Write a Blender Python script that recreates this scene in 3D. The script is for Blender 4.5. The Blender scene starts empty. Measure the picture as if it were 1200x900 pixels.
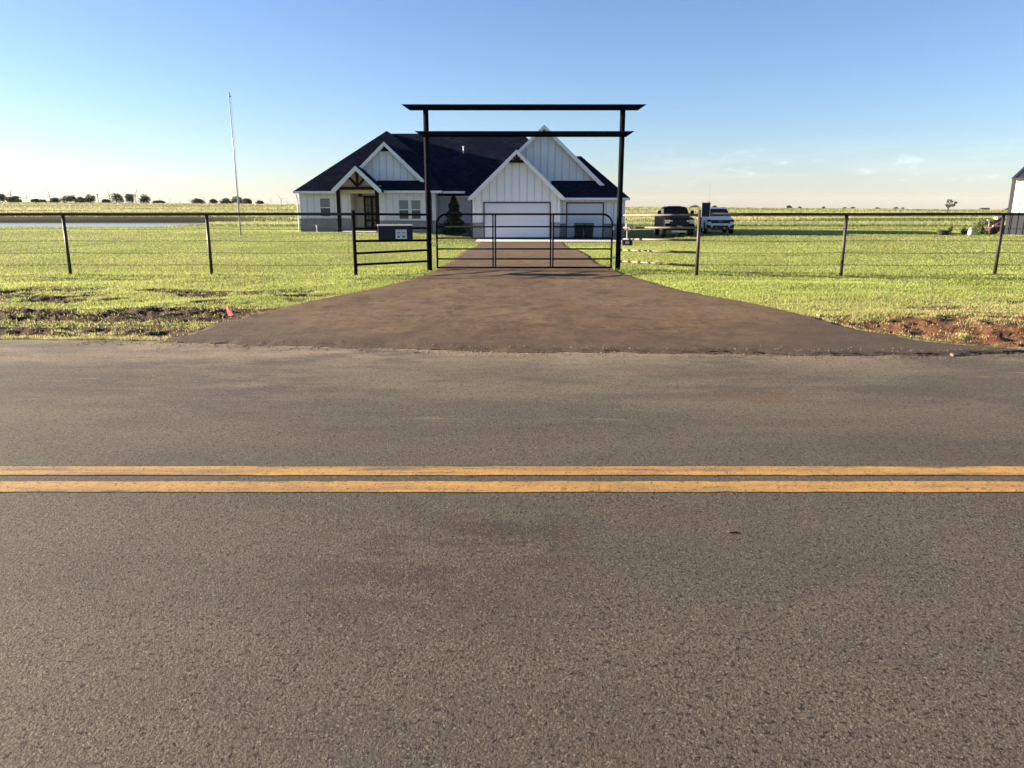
import bpy, math, random
import numpy as np
from mathutils import Vector, Matrix
random.seed(7); rng = np.random.default_rng(11)
R = math.radians
sc = bpy.context.scene
C = sc.collection

# ------------------------------------------------------------------ camera, sky, sun, exposure
EYE, PITCH, F = 1.6, R(13.5), 867.0          # F in pixels of the 1200 px wide photograph
cam_d = bpy.data.cameras.new('camera'); cam = bpy.data.objects.new('camera', cam_d); C.objects.link(cam)
cam.location = (0, 0, EYE); cam.rotation_euler = (R(90) - PITCH, 0, 0)
cam_d.sensor_width = 36; cam_d.lens = 36 * F / 1200
cam_d.clip_start = 0.05; cam_d.clip_end = 40000
sc.camera = cam
SUN_EL, SUN_AZ = R(14), R(10)                # sun on the left, a little beyond the scene
sun_dir = Vector((-math.cos(SUN_AZ) * math.cos(SUN_EL), math.sin(SUN_AZ) * math.cos(SUN_EL), math.sin(SUN_EL)))
sd = bpy.data.lights.new('sun', 'SUN'); sun = bpy.data.objects.new('sun', sd); C.objects.link(sun)
sun.rotation_euler = sun_dir.to_track_quat('Z', 'Y').to_euler()
sd.energy = 5.0; sd.angle = R(0.6); sd.color = (1.0, 0.84, 0.64)
w = bpy.data.worlds.new('World'); sc.world = w; w.use_nodes = True
wt = w.node_tree; wn = wt.nodes; wl = wt.links
bg = wn['Background']
sky = wn.new('ShaderNodeTexSky'); sky.sky_type = 'NISHITA'; sky.sun_disc = False
sky.sun_elevation = SUN_EL; sky.sun_rotation = R(280)
sky.altitude = 300; sky.air_density = 1.0; sky.dust_density = 0.45; sky.ozone_density = 4.6
# a row of small far clouds low over the right horizon, laid out by direction
tc = wn.new('ShaderNodeTexCoord'); sep = wn.new('ShaderNodeSeparateXYZ'); wl.new(tc.outputs['Generated'], sep.inputs[0])
def wmath(op, a, b=None, clamp=False):
    n = wn.new('ShaderNodeMath'); n.operation = op; n.use_clamp = clamp
    for i, v in enumerate((a, b)):
        if v is None: continue
        if isinstance(v, (int, float)): n.inputs[i].default_value = v
        else: wl.new(v, n.inputs[i])
    return n.outputs[0]
def wramp(v, a, b, c=0, d=1):
    n = wn.new('ShaderNodeMapRange'); n.interpolation_type = 'SMOOTHSTEP'
    wl.new(v, n.inputs[0]); n.inputs[1].default_value = a; n.inputs[2].default_value = b
    n.inputs[3].default_value = c; n.inputs[4].default_value = d
    return n.outputs[0]
mp = wn.new('ShaderNodeMapping'); wl.new(tc.outputs['Generated'], mp.inputs[0]); mp.inputs['Scale'].default_value = (1, 1, 2.6)
cn = wn.new('ShaderNodeTexNoise'); wl.new(mp.outputs[0], cn.inputs['Vector'])
cn.inputs['Scale'].default_value = 34; cn.inputs['Detail'].default_value = 6; cn.inputs['Roughness'].default_value = 0.55
band = wmath('MULTIPLY', wramp(sep.outputs[2], 0.018, 0.034), wramp(sep.outputs[2], 0.058, 0.075, 1, 0))
side = wmath('MULTIPLY', wramp(sep.outputs[0], 0.05, 0.2), wramp(sep.outputs[1], 0.2, 0.5))
cl = wmath('MULTIPLY', wmath('MULTIPLY', wramp(cn.outputs['Fac'], 0.54, 0.74), band), side)
n2_ = wn.new('ShaderNodeTexNoise'); mp2 = wn.new('ShaderNodeMapping'); wl.new(tc.outputs['Generated'], mp2.inputs[0]); mp2.inputs['Scale'].default_value = (1, 1, 9)
wl.new(mp2.outputs[0], n2_.inputs['Vector']); n2_.inputs['Scale'].default_value = 7; n2_.inputs['Detail'].default_value = 4
veil = wmath('MULTIPLY', wmath('MULTIPLY', wramp(n2_.outputs['Fac'], 0.42, 0.66), wmath('MULTIPLY', wramp(sep.outputs[2], 0.022, 0.04), wramp(sep.outputs[2], 0.06, 0.085, 1, 0))), wmath('MULTIPLY', side, 0.12))
cl = wmath('ADD', wmath('MULTIPLY', cl, 0.36), veil, True)
mix = wn.new('ShaderNodeMix'); mix.data_type = 'RGBA'
wl.new(cl, mix.inputs[0]); wl.new(sky.outputs[0], mix.inputs[6]); mix.inputs[7].default_value = (4.6, 5.3, 5.4, 1)
wb = wn.new('ShaderNodeMix'); wb.data_type = 'RGBA'; wb.blend_type = 'MULTIPLY'; wb.inputs[0].default_value = 1
wl.new(mix.outputs[2], wb.inputs[6]); wb.inputs[7].default_value = (1.07, .93, .93, 1)
wl.new(wb.outputs[2], bg.inputs[0]); bg.inputs[1].default_value = 0.05
sc.view_settings.view_transform = 'Standard'; sc.view_settings.look = 'None'
sc.view_settings.gamma = 1; sc.view_settings.use_curve_mapping = False
sc.view_settings.exposure = 2.25
sc.cycles.use_denoising = True; sc.cycles.denoising_prefilter = 'ACCURATE'; sc.cycles.sample_clamp_indirect = 4
sc.cycles.max_bounces = 5; sc.cycles.diffuse_bounces = 2; sc.cycles.glossy_bounces = 2
sc.cycles.transmission_bounces = 3; sc.cycles.volume_bounces = 0; sc.cycles.transparent_max_bounces = 4
sc.cycles.caustics_reflective = False; sc.cycles.caustics_refractive = False

# ------------------------------------------------------------------ helpers
cp, sp = math.cos(PITCH), math.sin(PITCH)
def ray(px, py):
    a, b = (px - 600) / F, (450 - py) / F
    return Vector((a, cp + b * sp, b * cp - sp))
def P(px, py, D):                             # point seen at a photo pixel, at distance D in front of the camera
    r = ray(px, py); t = D / r.y
    return Vector((r.x * t, D, EYE + r.z * t))
def X(px, D, z=0.5):
    depth = D * cp - (z - EYE) * sp
    return (px - 600) / F * depth
def Z(py, D): return P(600, py, D).z
def sstep(a, b, v):
    t = np.clip((v - a) / (b - a), 0, 1); return t * t * (3 - 2 * t)
def _hash(ix, iy, seed):
    h = (ix.astype(np.int64) * 374761393 + iy.astype(np.int64) * 668265263 + seed * 1442695041) & 0xffffffff
    h = ((h ^ (h >> 13)) * 1274126177) & 0xffffffff
    return ((h ^ (h >> 16)) & 0xffff) / 65535.0
def vnoise(x, y, seed=0):
    ix, iy = np.floor(x), np.floor(y); fx, fy = x - ix, y - iy
    fx, fy = fx * fx * (3 - 2 * fx), fy * fy * (3 - 2 * fy)
    a = _hash(ix, iy, seed); b = _hash(ix + 1, iy, seed); c = _hash(ix, iy + 1, seed); d = _hash(ix + 1, iy + 1, seed)
    return (a * (1 - fx) + b * fx) * (1 - fy) + (c * (1 - fx) + d * fx) * fy
def fbm(x, y, oct=4, seed=0):
    s = 0; a = .5; n = 0
    for i in range(oct):
        s = s + a * vnoise(x * 2 ** i, y * 2 ** i, seed + i); n += a; a *= .5
    return s / n

# ------------------------------------------------------------------ terrain
def road_edge(x): return 8.72 - 0.040 * np.clip(x, -14, 14)
def pond_mask(x, y):
    wob = 3.5 * (vnoise(x / 9, y / 9, 5) - .5)
    return sstep(95 + wob * .3, 99 + wob * .3, y) * (1 - sstep(120.5, 122.5, y)) * (1 - sstep(-50 + wob, -44 + wob, x + (y - 110) * .25)) * sstep(-230, -215, x)
def terrain(x, y):
    x = np.asarray(x, float); y = np.asarray(y, float)
    z = -0.25 * sstep(20, 50, y) - 0.62 * sstep(52, 94, y)
    z = z - 0.46 * np.exp(-((x - 2.8) / 8.2) ** 4) * sstep(24, 47, y) * (1 - sstep(60, 80, y))
    z = z + (.35 + .45 * (1 - sstep(-55, -25, x))) * sstep(121, 124.5, y)
    far = 1.6 - 0.0079 * np.clip(x, -900, 900)
    t = sstep(126, 640, y)
    z = z * (1 - t) + far * t - np.maximum(y - 640, 0) * 0.0045
    z = z + (fbm(x / 60, y / 40, 3, 21) - .5) * 1.2 * sstep(130, 260, y)
    z = z - 0.75 * pond_mask(x, y)
    return z
def G(px, py):                                # point on the terrain seen at a photo pixel
    r = ray(px, py); z = 0.
    for _ in range(40):
        t = (z - EYE) / r.z; z = 0.5 * z + 0.5 * float(terrain(r.x * t, r.y * t))
    return Vector((r.x * t, r.y * t, z))
def gz(x, y): return float(terrain(x, y))

drive_l = [(185, 400.5), (230, 389), (262, 378), (330, 361), (400, 347), (450, 336), (503, 321), (530, 306), (561, 285)]
drive_r = [(1420, 412.5), (1200, 408.5), (1100, 400), (1000, 386), (955, 373), (880, 356), (800, 341.5), (740, 325), (700, 309), (673, 292), (660, 285)]
DL = sorted([(G(*p).y, G(*p).x) for p in drive_l]); DR = sorted([(G(*p).y, G(*p).x) for p in drive_r])
DLy, DLx = np.array([a for a, _ in DL]), np.array([b for _, b in DL])
DRy, DRx = np.array([a for a, _ in DR]), np.array([b for _, b in DR])
def drive_edges(y): return np.interp(y, DLy, DLx), np.interp(y, DRy, DRx)
def on_drive(x, y, m=0.):
    l, r = drive_edges(y)
    return (x > l - m) & (x < r + m) & (y < 49.5) & (y > 8.1)

def dirt_fields(x, y):
    n1 = fbm(x * 1.7, y * 3.2, 4, 3); n2 = fbm(x * .6, y * 1.6, 3, 9); n3 = fbm(x * 5, y * 8, 3, 40)
    e = road_edge(x); d = y - e
    left = 1 - sstep(-4.0, -2.4, x)
    b1 = sstep(.20, .35, d) * (1 - sstep(.95, 1.45, d)) * (1 - sstep(-4.2, -3.2, x))
    b2 = sstep(1.35, 1.6, d) * (1 - sstep(2.7, 3.3, d)) * (1 - sstep(-4.0, -3.4, x))
    L = b1 * sstep(.28, .42, n1 * .6 + n3 * .4) + b2 * sstep(.24, .40, n1 * .55 + n2 * .45)
    L = L + .95 * sstep(.40, .52, n1) * sstep(3.3, 3.8, d) * (1 - sstep(5.3, 6.4, d)) * left * sstep(.32, .46, n2)
    L = np.maximum(L, .62 * sstep(.15, .3, d) * (1 - sstep(2.8, 3.9, d)) * (1 - sstep(-4.4, -3.0, x)) * sstep(.26, .46, n2 * .5 + n3 * .5))
    l, r = drive_edges(y)
    Rr = sstep(0, .15, x - r) * (1 - sstep(1.9, 2.7, d + (n2 - .5) * 1.5)) * sstep(3.3, 3.9, x) * sstep(.20, .36, n1 * .6 + n3 * .4)
    R2 = sstep(.44, .56, n1) * sstep(.36, .52, n2) * sstep(1.4, 1.9, d) * (1 - sstep(3.8, 5.0, d)) * sstep(3.6, 5.2, x)
    near_e = (1 - sstep(.0, .12, np.minimum(np.abs(x - l), np.abs(x - r)))) * (y > 8.6) * (y < 30)
    soft = np.clip((1 - sstep(2.0, 6.0, d)), 0, 1) * .35
    dirt = np.clip(L + Rr + .75 * R2 + .5 * near_e, 0, 1)
    dirt = np.where((d > 6.5) | (d < -.5), .5 * near_e, dirt)
    red = np.clip(Rr * 1.2 + .35 * R2 + .25 * sstep(.55, .7, n2) * L, 0, 1)
    track = b2
    return dirt, red, track, soft

# ------------------------------------------------------------------ materials
MATS = {}
def newmat(name):
    m = bpy.data.materials.new(name); m.use_nodes = True
    nt = m.node_tree; b = nt.nodes['Principled BSDF']; MATS[name] = m
    return m, nt, b
def nd(nt, t, **kw):
    n = nt.nodes.new(t)
    for k, v in kw.items(): setattr(n, k, v)
    return n
def mixc(nt, fac, a, b, mode='MIX'):
    n = nd(nt, 'ShaderNodeMix', data_type='RGBA', blend_type=mode)
    for i, v in ((0, fac), (6, a), (7, b)):
        if isinstance(v, (int, float)): n.inputs[i].default_value = v
        elif isinstance(v, tuple): n.inputs[i].default_value = (*v[:3], 1)
        else: nt.links.new(v, n.inputs[i])
    return n.outputs[2]
def noise(nt, scale, detail=4, rough=.55, vec=None, mscale=None, typ='ShaderNodeTexNoise'):
    n = nd(nt, typ)
    if vec is None:
        g = nd(nt, 'ShaderNodeNewGeometry'); vec = g.outputs['Position']
    if mscale:
        m = nd(nt, 'ShaderNodeMapping'); m.inputs['Scale'].default_value = mscale
        nt.links.new(vec, m.inputs[0]); vec = m.outputs[0]
    nt.links.new(vec, n.inputs['Vector']); n.inputs['Scale'].default_value = scale
    if typ == 'ShaderNodeTexNoise':
        n.inputs['Detail'].default_value = detail; n.inputs['Roughness'].default_value = rough
    return n.outputs[0]
def rng_(nt, v, a, b, c=0., d=1.):
    n = nd(nt, 'ShaderNodeMapRange'); nt.links.new(v, n.inputs[0])
    for i, q in enumerate((a, b, c, d)): n.inputs[i + 1].default_value = q
    return n.outputs[0]
def bump(nt, b, h, strength=.3, dist=.01):
    n = nd(nt, 'ShaderNodeBump'); n.inputs['Strength'].default_value = strength; n.inputs['Distance'].default_value = dist
    nt.links.new(h, n.inputs['Height']); nt.links.new(n.outputs[0], b.inputs['Normal']); return n
def simple(name, col, rough=.5, metal=0., var=.15, vscale=6., bmp=0., spec=.5, coat=0.):
    m, nt, b = newmat(name)
    tcn = nd(nt, 'ShaderNodeTexCoord')
    n = noise(nt, vscale, 4, .6, tcn.outputs['Object'])
    c = mixc(nt, n, tuple(v * (1 - var) for v in col), tuple(min(1, v * (1 + var)) for v in col))
    nt.links.new(c, b.inputs['Base Color'])
    b.inputs['Roughness'].default_value = rough; b.inputs['Metallic'].default_value = metal
    b.inputs['Specular IOR Level'].default_value = spec
    if coat: b.inputs['Coat Weight'].default_value = coat
    if bmp: bump(nt, b, noise(nt, vscale * 8, 3, .6, tcn.outputs['Object']), bmp, .005)
    return m
simple('white_siding', (.78, .79, .80), .6, var=.05, vscale=1.2, bmp=.1)
simple('siding_joint', (.58, .59, .59), .7, var=.08)
simple('white_trim', (.80, .80, .79), .5, var=.03)
simple('porch_siding', (.82, .77, .66), .6, var=.04)
simple('garage_white', (.66, .68, .73), .5, var=.03)
simple('dark_trim', (.035, .03, .03), .5)
simple('dark_wood', (.018, .010, .007), .7, var=.4, vscale=9, bmp=.2, spec=.15)
simple('concrete', (.52, .49, .46), .85, var=.12, vscale=2, bmp=.2)
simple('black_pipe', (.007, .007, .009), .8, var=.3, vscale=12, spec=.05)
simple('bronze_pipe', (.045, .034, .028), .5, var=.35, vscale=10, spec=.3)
simple('sunlit_weathered_pipe', (.15, .12, .09), .5, var=.55, vscale=9, bmp=.2)  # pale tone carries sunlight on the right panel as well as weathering
simple('black_plastic', (.012, .014, .022), .5, var=.15, spec=.3)
simple('rubber', (.012, .012, .012), .8)
simple('wire', (.09, .075, .065), .5, metal=.6)
simple('galvanised', (.45, .46, .47), .35, metal=.6)
simple('pole_white', (.55, .55, .55), .35, var=.04)
simple('gold', (.5, .36, .1), .3, metal=1)
simple('sign_white', (.66, .67, .70), .5, var=.03)
simple('sign_ink', (.05, .06, .08), .6)
simple('dark_glass', (.008, .009, .012), .12, spec=.22)
simple('window_glass_blind', (.20, .24, .24), .25, spec=.5, var=.06)
simple('window_glass_dark', (.045, .062, .066), .12, spec=.6)
simple('door_glass', (.16, .15, .14), .15)
simple('door_wood', (.024, .014, .009), .6, var=.3, spec=.2)
simple('truck_black', (.004, .004, .006), .45, var=.05, spec=.06)
simple('chrome', (.6, .6, .62), .15, metal=1, var=.05)
simple('suv_white', (.74, .72, .69), .45, var=.02, spec=.25)
simple('lamp_glass', (.5, .5, .5), .1)
simple('plate', (.6, .6, .62), .5)
simple('red_badge', (.45, .08, .07), .4)
simple('green_lid', (.05, .10, .035), .5)
simple('bin_black', (.008, .008, .010), .5, spec=.25)
simple('pink_vinyl', (.85, .13, .13), .5, var=.05)
simple('leaf_brown', (.09, .06, .04), .8)
simple('pale_rock', (.30, .19, .15), .9, var=.2, bmp=.5, vscale=20)
simple('red_paint', (.07, .028, .024), .45, var=.25)
simple('cream_paint', (.40, .30, .26), .5, var=.1)
simple('tank_white', (.36, .36, .34), .5, var=.15, vscale=4)
simple('solar_cell', (.008, .012, .035), .3, spec=.2)
simple('alu', (.5, .5, .52), .35, metal=.8)
simple('lid_grey', (.22, .21, .20), .6, var=.12)
simple('turbine_shaded', (.14, .15, .17), .5, var=.02)  # white turbines greyed: shade of their facing side put into the colour
simple('shed_white', (.75, .73, .68), .45, var=.03)
simple('shed_charcoal', (.028, .031, .040), .55, var=.1, spec=.25)
simple('bark', (.05, .038, .028), .9, var=.4, vscale=3, bmp=.5)
simple('lamp_black', (.01, .01, .01), .4)
def brickmat():
    m, nt, b = newmat('grey_brick')
    tcn = nd(nt, 'ShaderNodeTexCoord'); mpn = nd(nt, 'ShaderNodeMapping')
    mpn.inputs['Rotation'].default_value = (R(-90), 0, 0)
    nt.links.new(tcn.outputs['Object'], mpn.inputs[0])
    br = nd(nt, 'ShaderNodeTexBrick'); nt.links.new(mpn.outputs[0], br.inputs['Vector'])
    br.inputs['Color1'].default_value = (.19, .18, .185, 1); br.inputs['Color2'].default_value = (.30, .28, .275, 1)
    br.inputs['Mortar'].default_value = (.34, .33, .32, 1); br.inputs['Scale'].default_value = 1
    br.inputs['Brick Width'].default_value = .2; br.inputs['Row Height'].default_value = .075; br.inputs['Mortar Size'].default_value = .008
    c = mixc(nt, rng_(nt, noise(nt, 3, 4), .3, .7), br.outputs[0], (.15, .145, .15)); 
    n = nt.nodes[c.node.name]; 
    nt.links.new(mixc(nt, .35, br.outputs[0], c), b.inputs['Base Color']); b.inputs['Roughness'].default_value = .85
    bump(nt, b, br.outputs['Fac'], -.4, .01)
brickmat()
def shinglemat():
    m, nt, b = newmat('shingles')
    g = nd(nt, 'ShaderNodeNewGeometry')
    s = nd(nt, 'ShaderNodeSeparateXYZ'); nt.links.new(g.outputs['Position'], s.inputs[0])
    cells = noise(nt, 1, typ='ShaderNodeTexVoronoi', mscale=(2.2, 1.1, 7.0))
    vo = [n for n in nt.nodes if n.bl_idname == 'ShaderNodeTexVoronoi'][0]
    sx = nd(nt, 'ShaderNodeSeparateColor'); nt.links.new(vo.outputs['Color'], sx.inputs[0])
    c = mixc(nt, sx.outputs[0], (.003, .005, .013), (.017, .023, .046))
    c = mixc(nt, rng_(nt, noise(nt, .5, 3), .35, .65), c, (.006, .009, .019))
    nt.links.new(c, b.inputs['Base Color']); b.inputs['Roughness'].default_value = .9; b.inputs['Specular IOR Level'].default_value = .08
    wv = nd(nt, 'ShaderNodeMath', operation='FRACT'); mu = nd(nt, 'ShaderNodeMath', operation='MULTIPLY'); mu.inputs[1].default_value = 9
    nt.links.new(s.outputs[2], mu.inputs[0]); nt.links.new(mu.outputs[0], wv.inputs[0])
    bump(nt, b, wv.outputs[0], .6, .01)
shinglemat()
def asphalt(name, kind):
    m, nt, b = newmat(name)
    fine = noise(nt, 105, 3, .75)
    grit = noise(nt, 150, typ='ShaderNodeTexVoronoi')
    vo = [n for n in nt.nodes if n.bl_idname == 'ShaderNodeTexVoronoi'][-1]
    sx = nd(nt, 'ShaderNodeSeparateColor'); nt.links.new(vo.outputs['Color'], sx.inputs[0])
    big = noise(nt, .9, 5, .6, mscale=(.35, 1, 1)); mid = noise(nt, 4.5, 4, .6, mscale=(.5, 1.0, 1))
    streak = noise(nt, .9, 7, .72, mscale=(.35, 1.1, 1))
    if kind == 'road':
        dk, lt = (0.0415, 0.0333, 0.0224), (0.1124, 0.0954, 0.0670)
        c = mixc(nt, rng_(nt, fine, .36, .62), dk, lt)
        c = mixc(nt, rng_(nt, big, .44, .56, 0, .50), c, (0.0532, 0.0454, 0.0335))
        c = mixc(nt, rng_(nt, mid, .50, .68, 0, .30), c, (0.1035, 0.0878, 0.0613))
        # tan dust swept along the far lane, reddish and dark stains of their own shape
        g = nd(nt, 'ShaderNodeNewGeometry'); s = nd(nt, 'ShaderNodeSeparateXYZ'); nt.links.new(g.outputs['Position'], s.inputs[0])
        def mul(a_, b_):
            n_ = nd(nt, 'ShaderNodeMath', operation='MULTIPLY'); nt.links.new(a_, n_.inputs[0]); nt.links.new(b_, n_.inputs[1]); return n_.outputs[0]
        c = mixc(nt, mul(rng_(nt, s.outputs[1], 4.6, 6.6), rng_(nt, streak, .44, .57, 0, .85)), c, (0.1505, 0.1221, 0.0826))
        c = mixc(nt, mul(rng_(nt, s.outputs[1], 7.0, 8.2), rng_(nt, noise(nt, 1.6, 7, .75, mscale=(.45, 1.2, 1)), .42, .56, .1, 1.)), c, (0.2627, 0.1990, 0.1327))
        c = mixc(nt, rng_(nt, noise(nt, .6, 6, .7, mscale=(.8, 1.3, 1)), .54, .66, 0, .5), c, (0.0903, 0.0568, 0.0356))
        c = mixc(nt, mul(rng_(nt, noise(nt, 1.9, 8, .78, mscale=(.3, 1.5, 1)), .60, .68, 0, .75), rng_(nt, s.outputs[1], 4.5, 6.5)), c, (0.2580, 0.2193, 0.1580))
        for (sx1, sy1, rr1, cc1) in ((-.35, 3.1, .95, (0.0430, 0.0275, 0.0178)), (.05, 3.45, .5, (0.0430, 0.0310, 0.0211)), (-2.3, 6.6, 1.0, (0.0516, 0.0430, 0.0356)), (2.1, 6.2, .45, (0.1290, 0.0645, 0.0365))):
            vd = nd(nt, 'ShaderNodeVectorMath', operation='DISTANCE'); nt.links.new(g.outputs['Position'], vd.inputs[0]); vd.inputs[1].default_value = (sx1, sy1, 0)
            c = mixc(nt, mul(rng_(nt, vd.outputs['Value'], rr1, rr1 * .3), rng_(nt, noise(nt, 3.2, 6, .75, mscale=(.6, 1.4, 1)), .44, .56, 0, .75)), c, cc1)
        c = mixc(nt, rng_(nt, fine, .34, .47, .9, 0), c, (0.0258, 0.0206, 0.0146))
        c = mixc(nt, rng_(nt, sx.outputs[0], .88, 1., 0, .55), c, (0.2322, 0.2021, 0.1458))
        c = mixc(nt, rng_(nt, noise(nt, 46, 2, .6), .59, .66, 0, 1.), c, (0.0172, 0.0138, 0.0097))
        b.inputs['Roughness'].default_value = .82
        bs = .75
    else:
        c = mixc(nt, rng_(nt, mid, .35, .65), (0.0770, 0.0466, 0.0219), (0.1231, 0.0776, 0.0380))
        c = mixc(nt, rng_(nt, noise(nt, .5, 8, .8, mscale=(1.1, .7, 1)), .38, .60, 0, .8), c, (0.1605, 0.1048, 0.0511))
        c = mixc(nt, rng_(nt, noise(nt, .7, 9, .82, mscale=(1.2, .7, 1)), .48, .60, 0, .65), c, (0.0942, 0.0407, 0.0190))
        c = mixc(nt, rng_(nt, noise(nt, 1.3, 9, .85, mscale=(1.1, .8, 1)), .52, .60, 0, .75), c, (0.0364, 0.0213, 0.0102))
        c = mixc(nt, rng_(nt, noise(nt, 3.2, 6, .8), .55, .64, 0, .7), c, (0.0385, 0.0223, 0.0109))
        g = nd(nt, 'ShaderNodeNewGeometry'); s = nd(nt, 'ShaderNodeSeparateXYZ'); nt.links.new(g.outputs['Position'], s.inputs[0])
        for (ax_, ay_, rad_, wd_) in ((4.5, 15.5, 5.6, .16), (4.9, 15.2, 6.9, .16), (-4.2, 15.0, 5.0, .15), (-4.8, 15.6, 6.6, .16), (7.5, 13.5, 7.4, .14)):
            vd = nd(nt, 'ShaderNodeVectorMath', operation='DISTANCE'); nt.links.new(g.outputs['Position'], vd.inputs[0]); vd.inputs[1].default_value = (ax_, ay_, 0)
            sb = nd(nt, 'ShaderNodeMath', operation='SUBTRACT'); nt.links.new(vd.outputs['Value'], sb.inputs[0]); sb.inputs[1].default_value = rad_
            ab_ = nd(nt, 'ShaderNodeMath', operation='ABSOLUTE'); nt.links.new(sb.outputs[0], ab_.inputs[0])
            ml = nd(nt, 'ShaderNodeMath', operation='MULTIPLY'); nt.links.new(rng_(nt, ab_.outputs[0], wd_, wd_ * .3), ml.inputs[0]); nt.links.new(rng_(nt, noise(nt, 1.4, 7, .8), .46, .60, 0, .7), ml.inputs[1])
            c = mixc(nt, ml.outputs[0], c, (.046, .027, .014))
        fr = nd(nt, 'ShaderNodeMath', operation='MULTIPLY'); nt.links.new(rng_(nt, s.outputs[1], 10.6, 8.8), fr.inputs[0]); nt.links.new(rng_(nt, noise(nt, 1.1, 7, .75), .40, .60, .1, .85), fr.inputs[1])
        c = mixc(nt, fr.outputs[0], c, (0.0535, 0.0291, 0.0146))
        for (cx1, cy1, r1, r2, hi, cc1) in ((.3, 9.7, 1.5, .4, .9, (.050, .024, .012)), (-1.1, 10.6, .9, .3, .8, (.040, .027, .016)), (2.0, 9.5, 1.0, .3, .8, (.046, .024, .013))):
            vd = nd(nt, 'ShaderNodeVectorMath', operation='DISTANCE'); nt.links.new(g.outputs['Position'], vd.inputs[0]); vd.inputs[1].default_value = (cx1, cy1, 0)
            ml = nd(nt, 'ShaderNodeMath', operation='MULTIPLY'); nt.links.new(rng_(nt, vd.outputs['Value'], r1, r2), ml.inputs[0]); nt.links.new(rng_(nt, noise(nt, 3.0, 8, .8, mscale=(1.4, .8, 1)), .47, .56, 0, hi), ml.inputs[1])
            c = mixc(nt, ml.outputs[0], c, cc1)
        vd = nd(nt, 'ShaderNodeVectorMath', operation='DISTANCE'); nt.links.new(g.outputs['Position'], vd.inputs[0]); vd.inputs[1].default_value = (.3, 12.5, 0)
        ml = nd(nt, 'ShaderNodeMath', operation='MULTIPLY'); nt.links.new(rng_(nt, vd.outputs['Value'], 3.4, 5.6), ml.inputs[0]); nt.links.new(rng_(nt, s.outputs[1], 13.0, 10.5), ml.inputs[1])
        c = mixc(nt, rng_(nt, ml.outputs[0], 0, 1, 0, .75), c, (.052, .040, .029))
        c = mixc(nt, rng_(nt, fine, .30, .50, .75, 0), c, (0.0214, 0.0126, 0.0066))
        c = mixc(nt, rng_(nt, sx.outputs[0], .86, 1., 0, .6), c, (0.2354, 0.1600, 0.0839))
        b.inputs['Roughness'].default_value = .88
        bs = .8
    nt.links.new(c, b.inputs['Base Color']); b.inputs['Specular IOR Level'].default_value = .3
    bump(nt, b, fine, bs, .012)
    return m
asphalt('asphalt', 'road'); asphalt('drive_asphalt', 'drive')
def paintmat():
    m, nt, b = newmat('yellow_paint')
    fine = noise(nt, 105, 3, .75)
    wear = noise(nt, 1.6, 6, .72, mscale=(.35, 3.5, 1))
    c = mixc(nt, rng_(nt, noise(nt, 14, 4), .3, .7), (0.3680, 0.2024, 0.0440), (0.4968, 0.2760, 0.0634))
    c = mixc(nt, rng_(nt, wear, .48, .62, 0, .65), c, (0.2208, 0.1150, 0.0440))
    c = mixc(nt, rng_(nt, noise(nt, 2.4, 7, .75, mscale=(.4, 3, 1)), .55, .64, 0, .85), c, (0.0920, 0.0690, 0.0440))
    c = mixc(nt, rng_(nt, noise(nt, .35, 6, .7, mscale=(1, 9, 1)), .56, .66, 0, .75), c, (0.1196, 0.0920, 0.0616))
    c = mixc(nt, rng_(nt, fine, .30, .47, .75, 0), c, (0.0644, 0.0460, 0.0264))
    c = mixc(nt, rng_(nt, noise(nt, 48, 2, .6), .58, .68, 0, .85), c, (0.0460, 0.0350, 0.0220))
    nt.links.new(c, b.inputs['Base Color']); b.inputs['Roughness'].default_value = .7
    bump(nt, b, fine, .6, .009)
paintmat()
def groundmat():
    m, nt, b = newmat('ground_soil_grass')
    g = nd(nt, 'ShaderNodeNewGeometry'); s = nd(nt, 'ShaderNodeSeparateXYZ'); nt.links.new(g.outputs['Position'], s.inputs[0])
    n1 = noise(nt, 7, 5, .65); n2 = noise(nt, .25, 4, .6, mscale=(.5, 1, 1)); n3 = noise(nt, .02, 5, .6, mscale=(.5, 1.6, 1)); n0 = noise(nt, 45, 4, .7)
    c = mixc(nt, rng_(nt, n1, .3, .7), (.055, .075, .018), (.15, .16, .045))
    c = mixc(nt, rng_(nt, n2, .35, .65, 0, .6), c, (.17, .165, .05))
    f = mixc(nt, rng_(nt, n3, .36, .62), (.15, .165, .055), (.30, .26, .12))
    f = mixc(nt, rng_(nt, noise(nt, .15, 4, .7, mscale=(.25, 1.5, 1)), .50, .72, 0, .6), f, (.085, .10, .038))
    c = mixc(nt, rng_(nt, s.outputs[1], 90, 130), c, f)
    at = nd(nt, 'ShaderNodeAttribute', attribute_name='dirt'); ar = nd(nt, 'ShaderNodeAttribute', attribute_name='red')
    ab = nd(nt, 'ShaderNodeAttribute', attribute_name='shaded_bank'); c = mixc(nt, ab.outputs['Fac'], c, (.028, .027, .014))  # far pond bank: shade painted in along with its dark vegetation
    d = mixc(nt, rng_(nt, n1, .3, .7), (.026, .018, .012), (.080, .054, .035))
    r = mixc(nt, rng_(nt, n0, .3, .7), (.055, .025, .014), (.215, .098, .048))
    d = mixc(nt, ar.outputs['Fac'], d, r)
    c = mixc(nt, rng_(nt, at.outputs['Fac'], .2, .7), c, d)
    nt.links.new(c, b.inputs['Base Color']); b.inputs['Roughness'].default_value = .95; b.inputs['Specular IOR Level'].default_value = .15
    bump(nt, b, noise(nt, 30, 4, .7), .8, .02)
groundmat()
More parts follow.
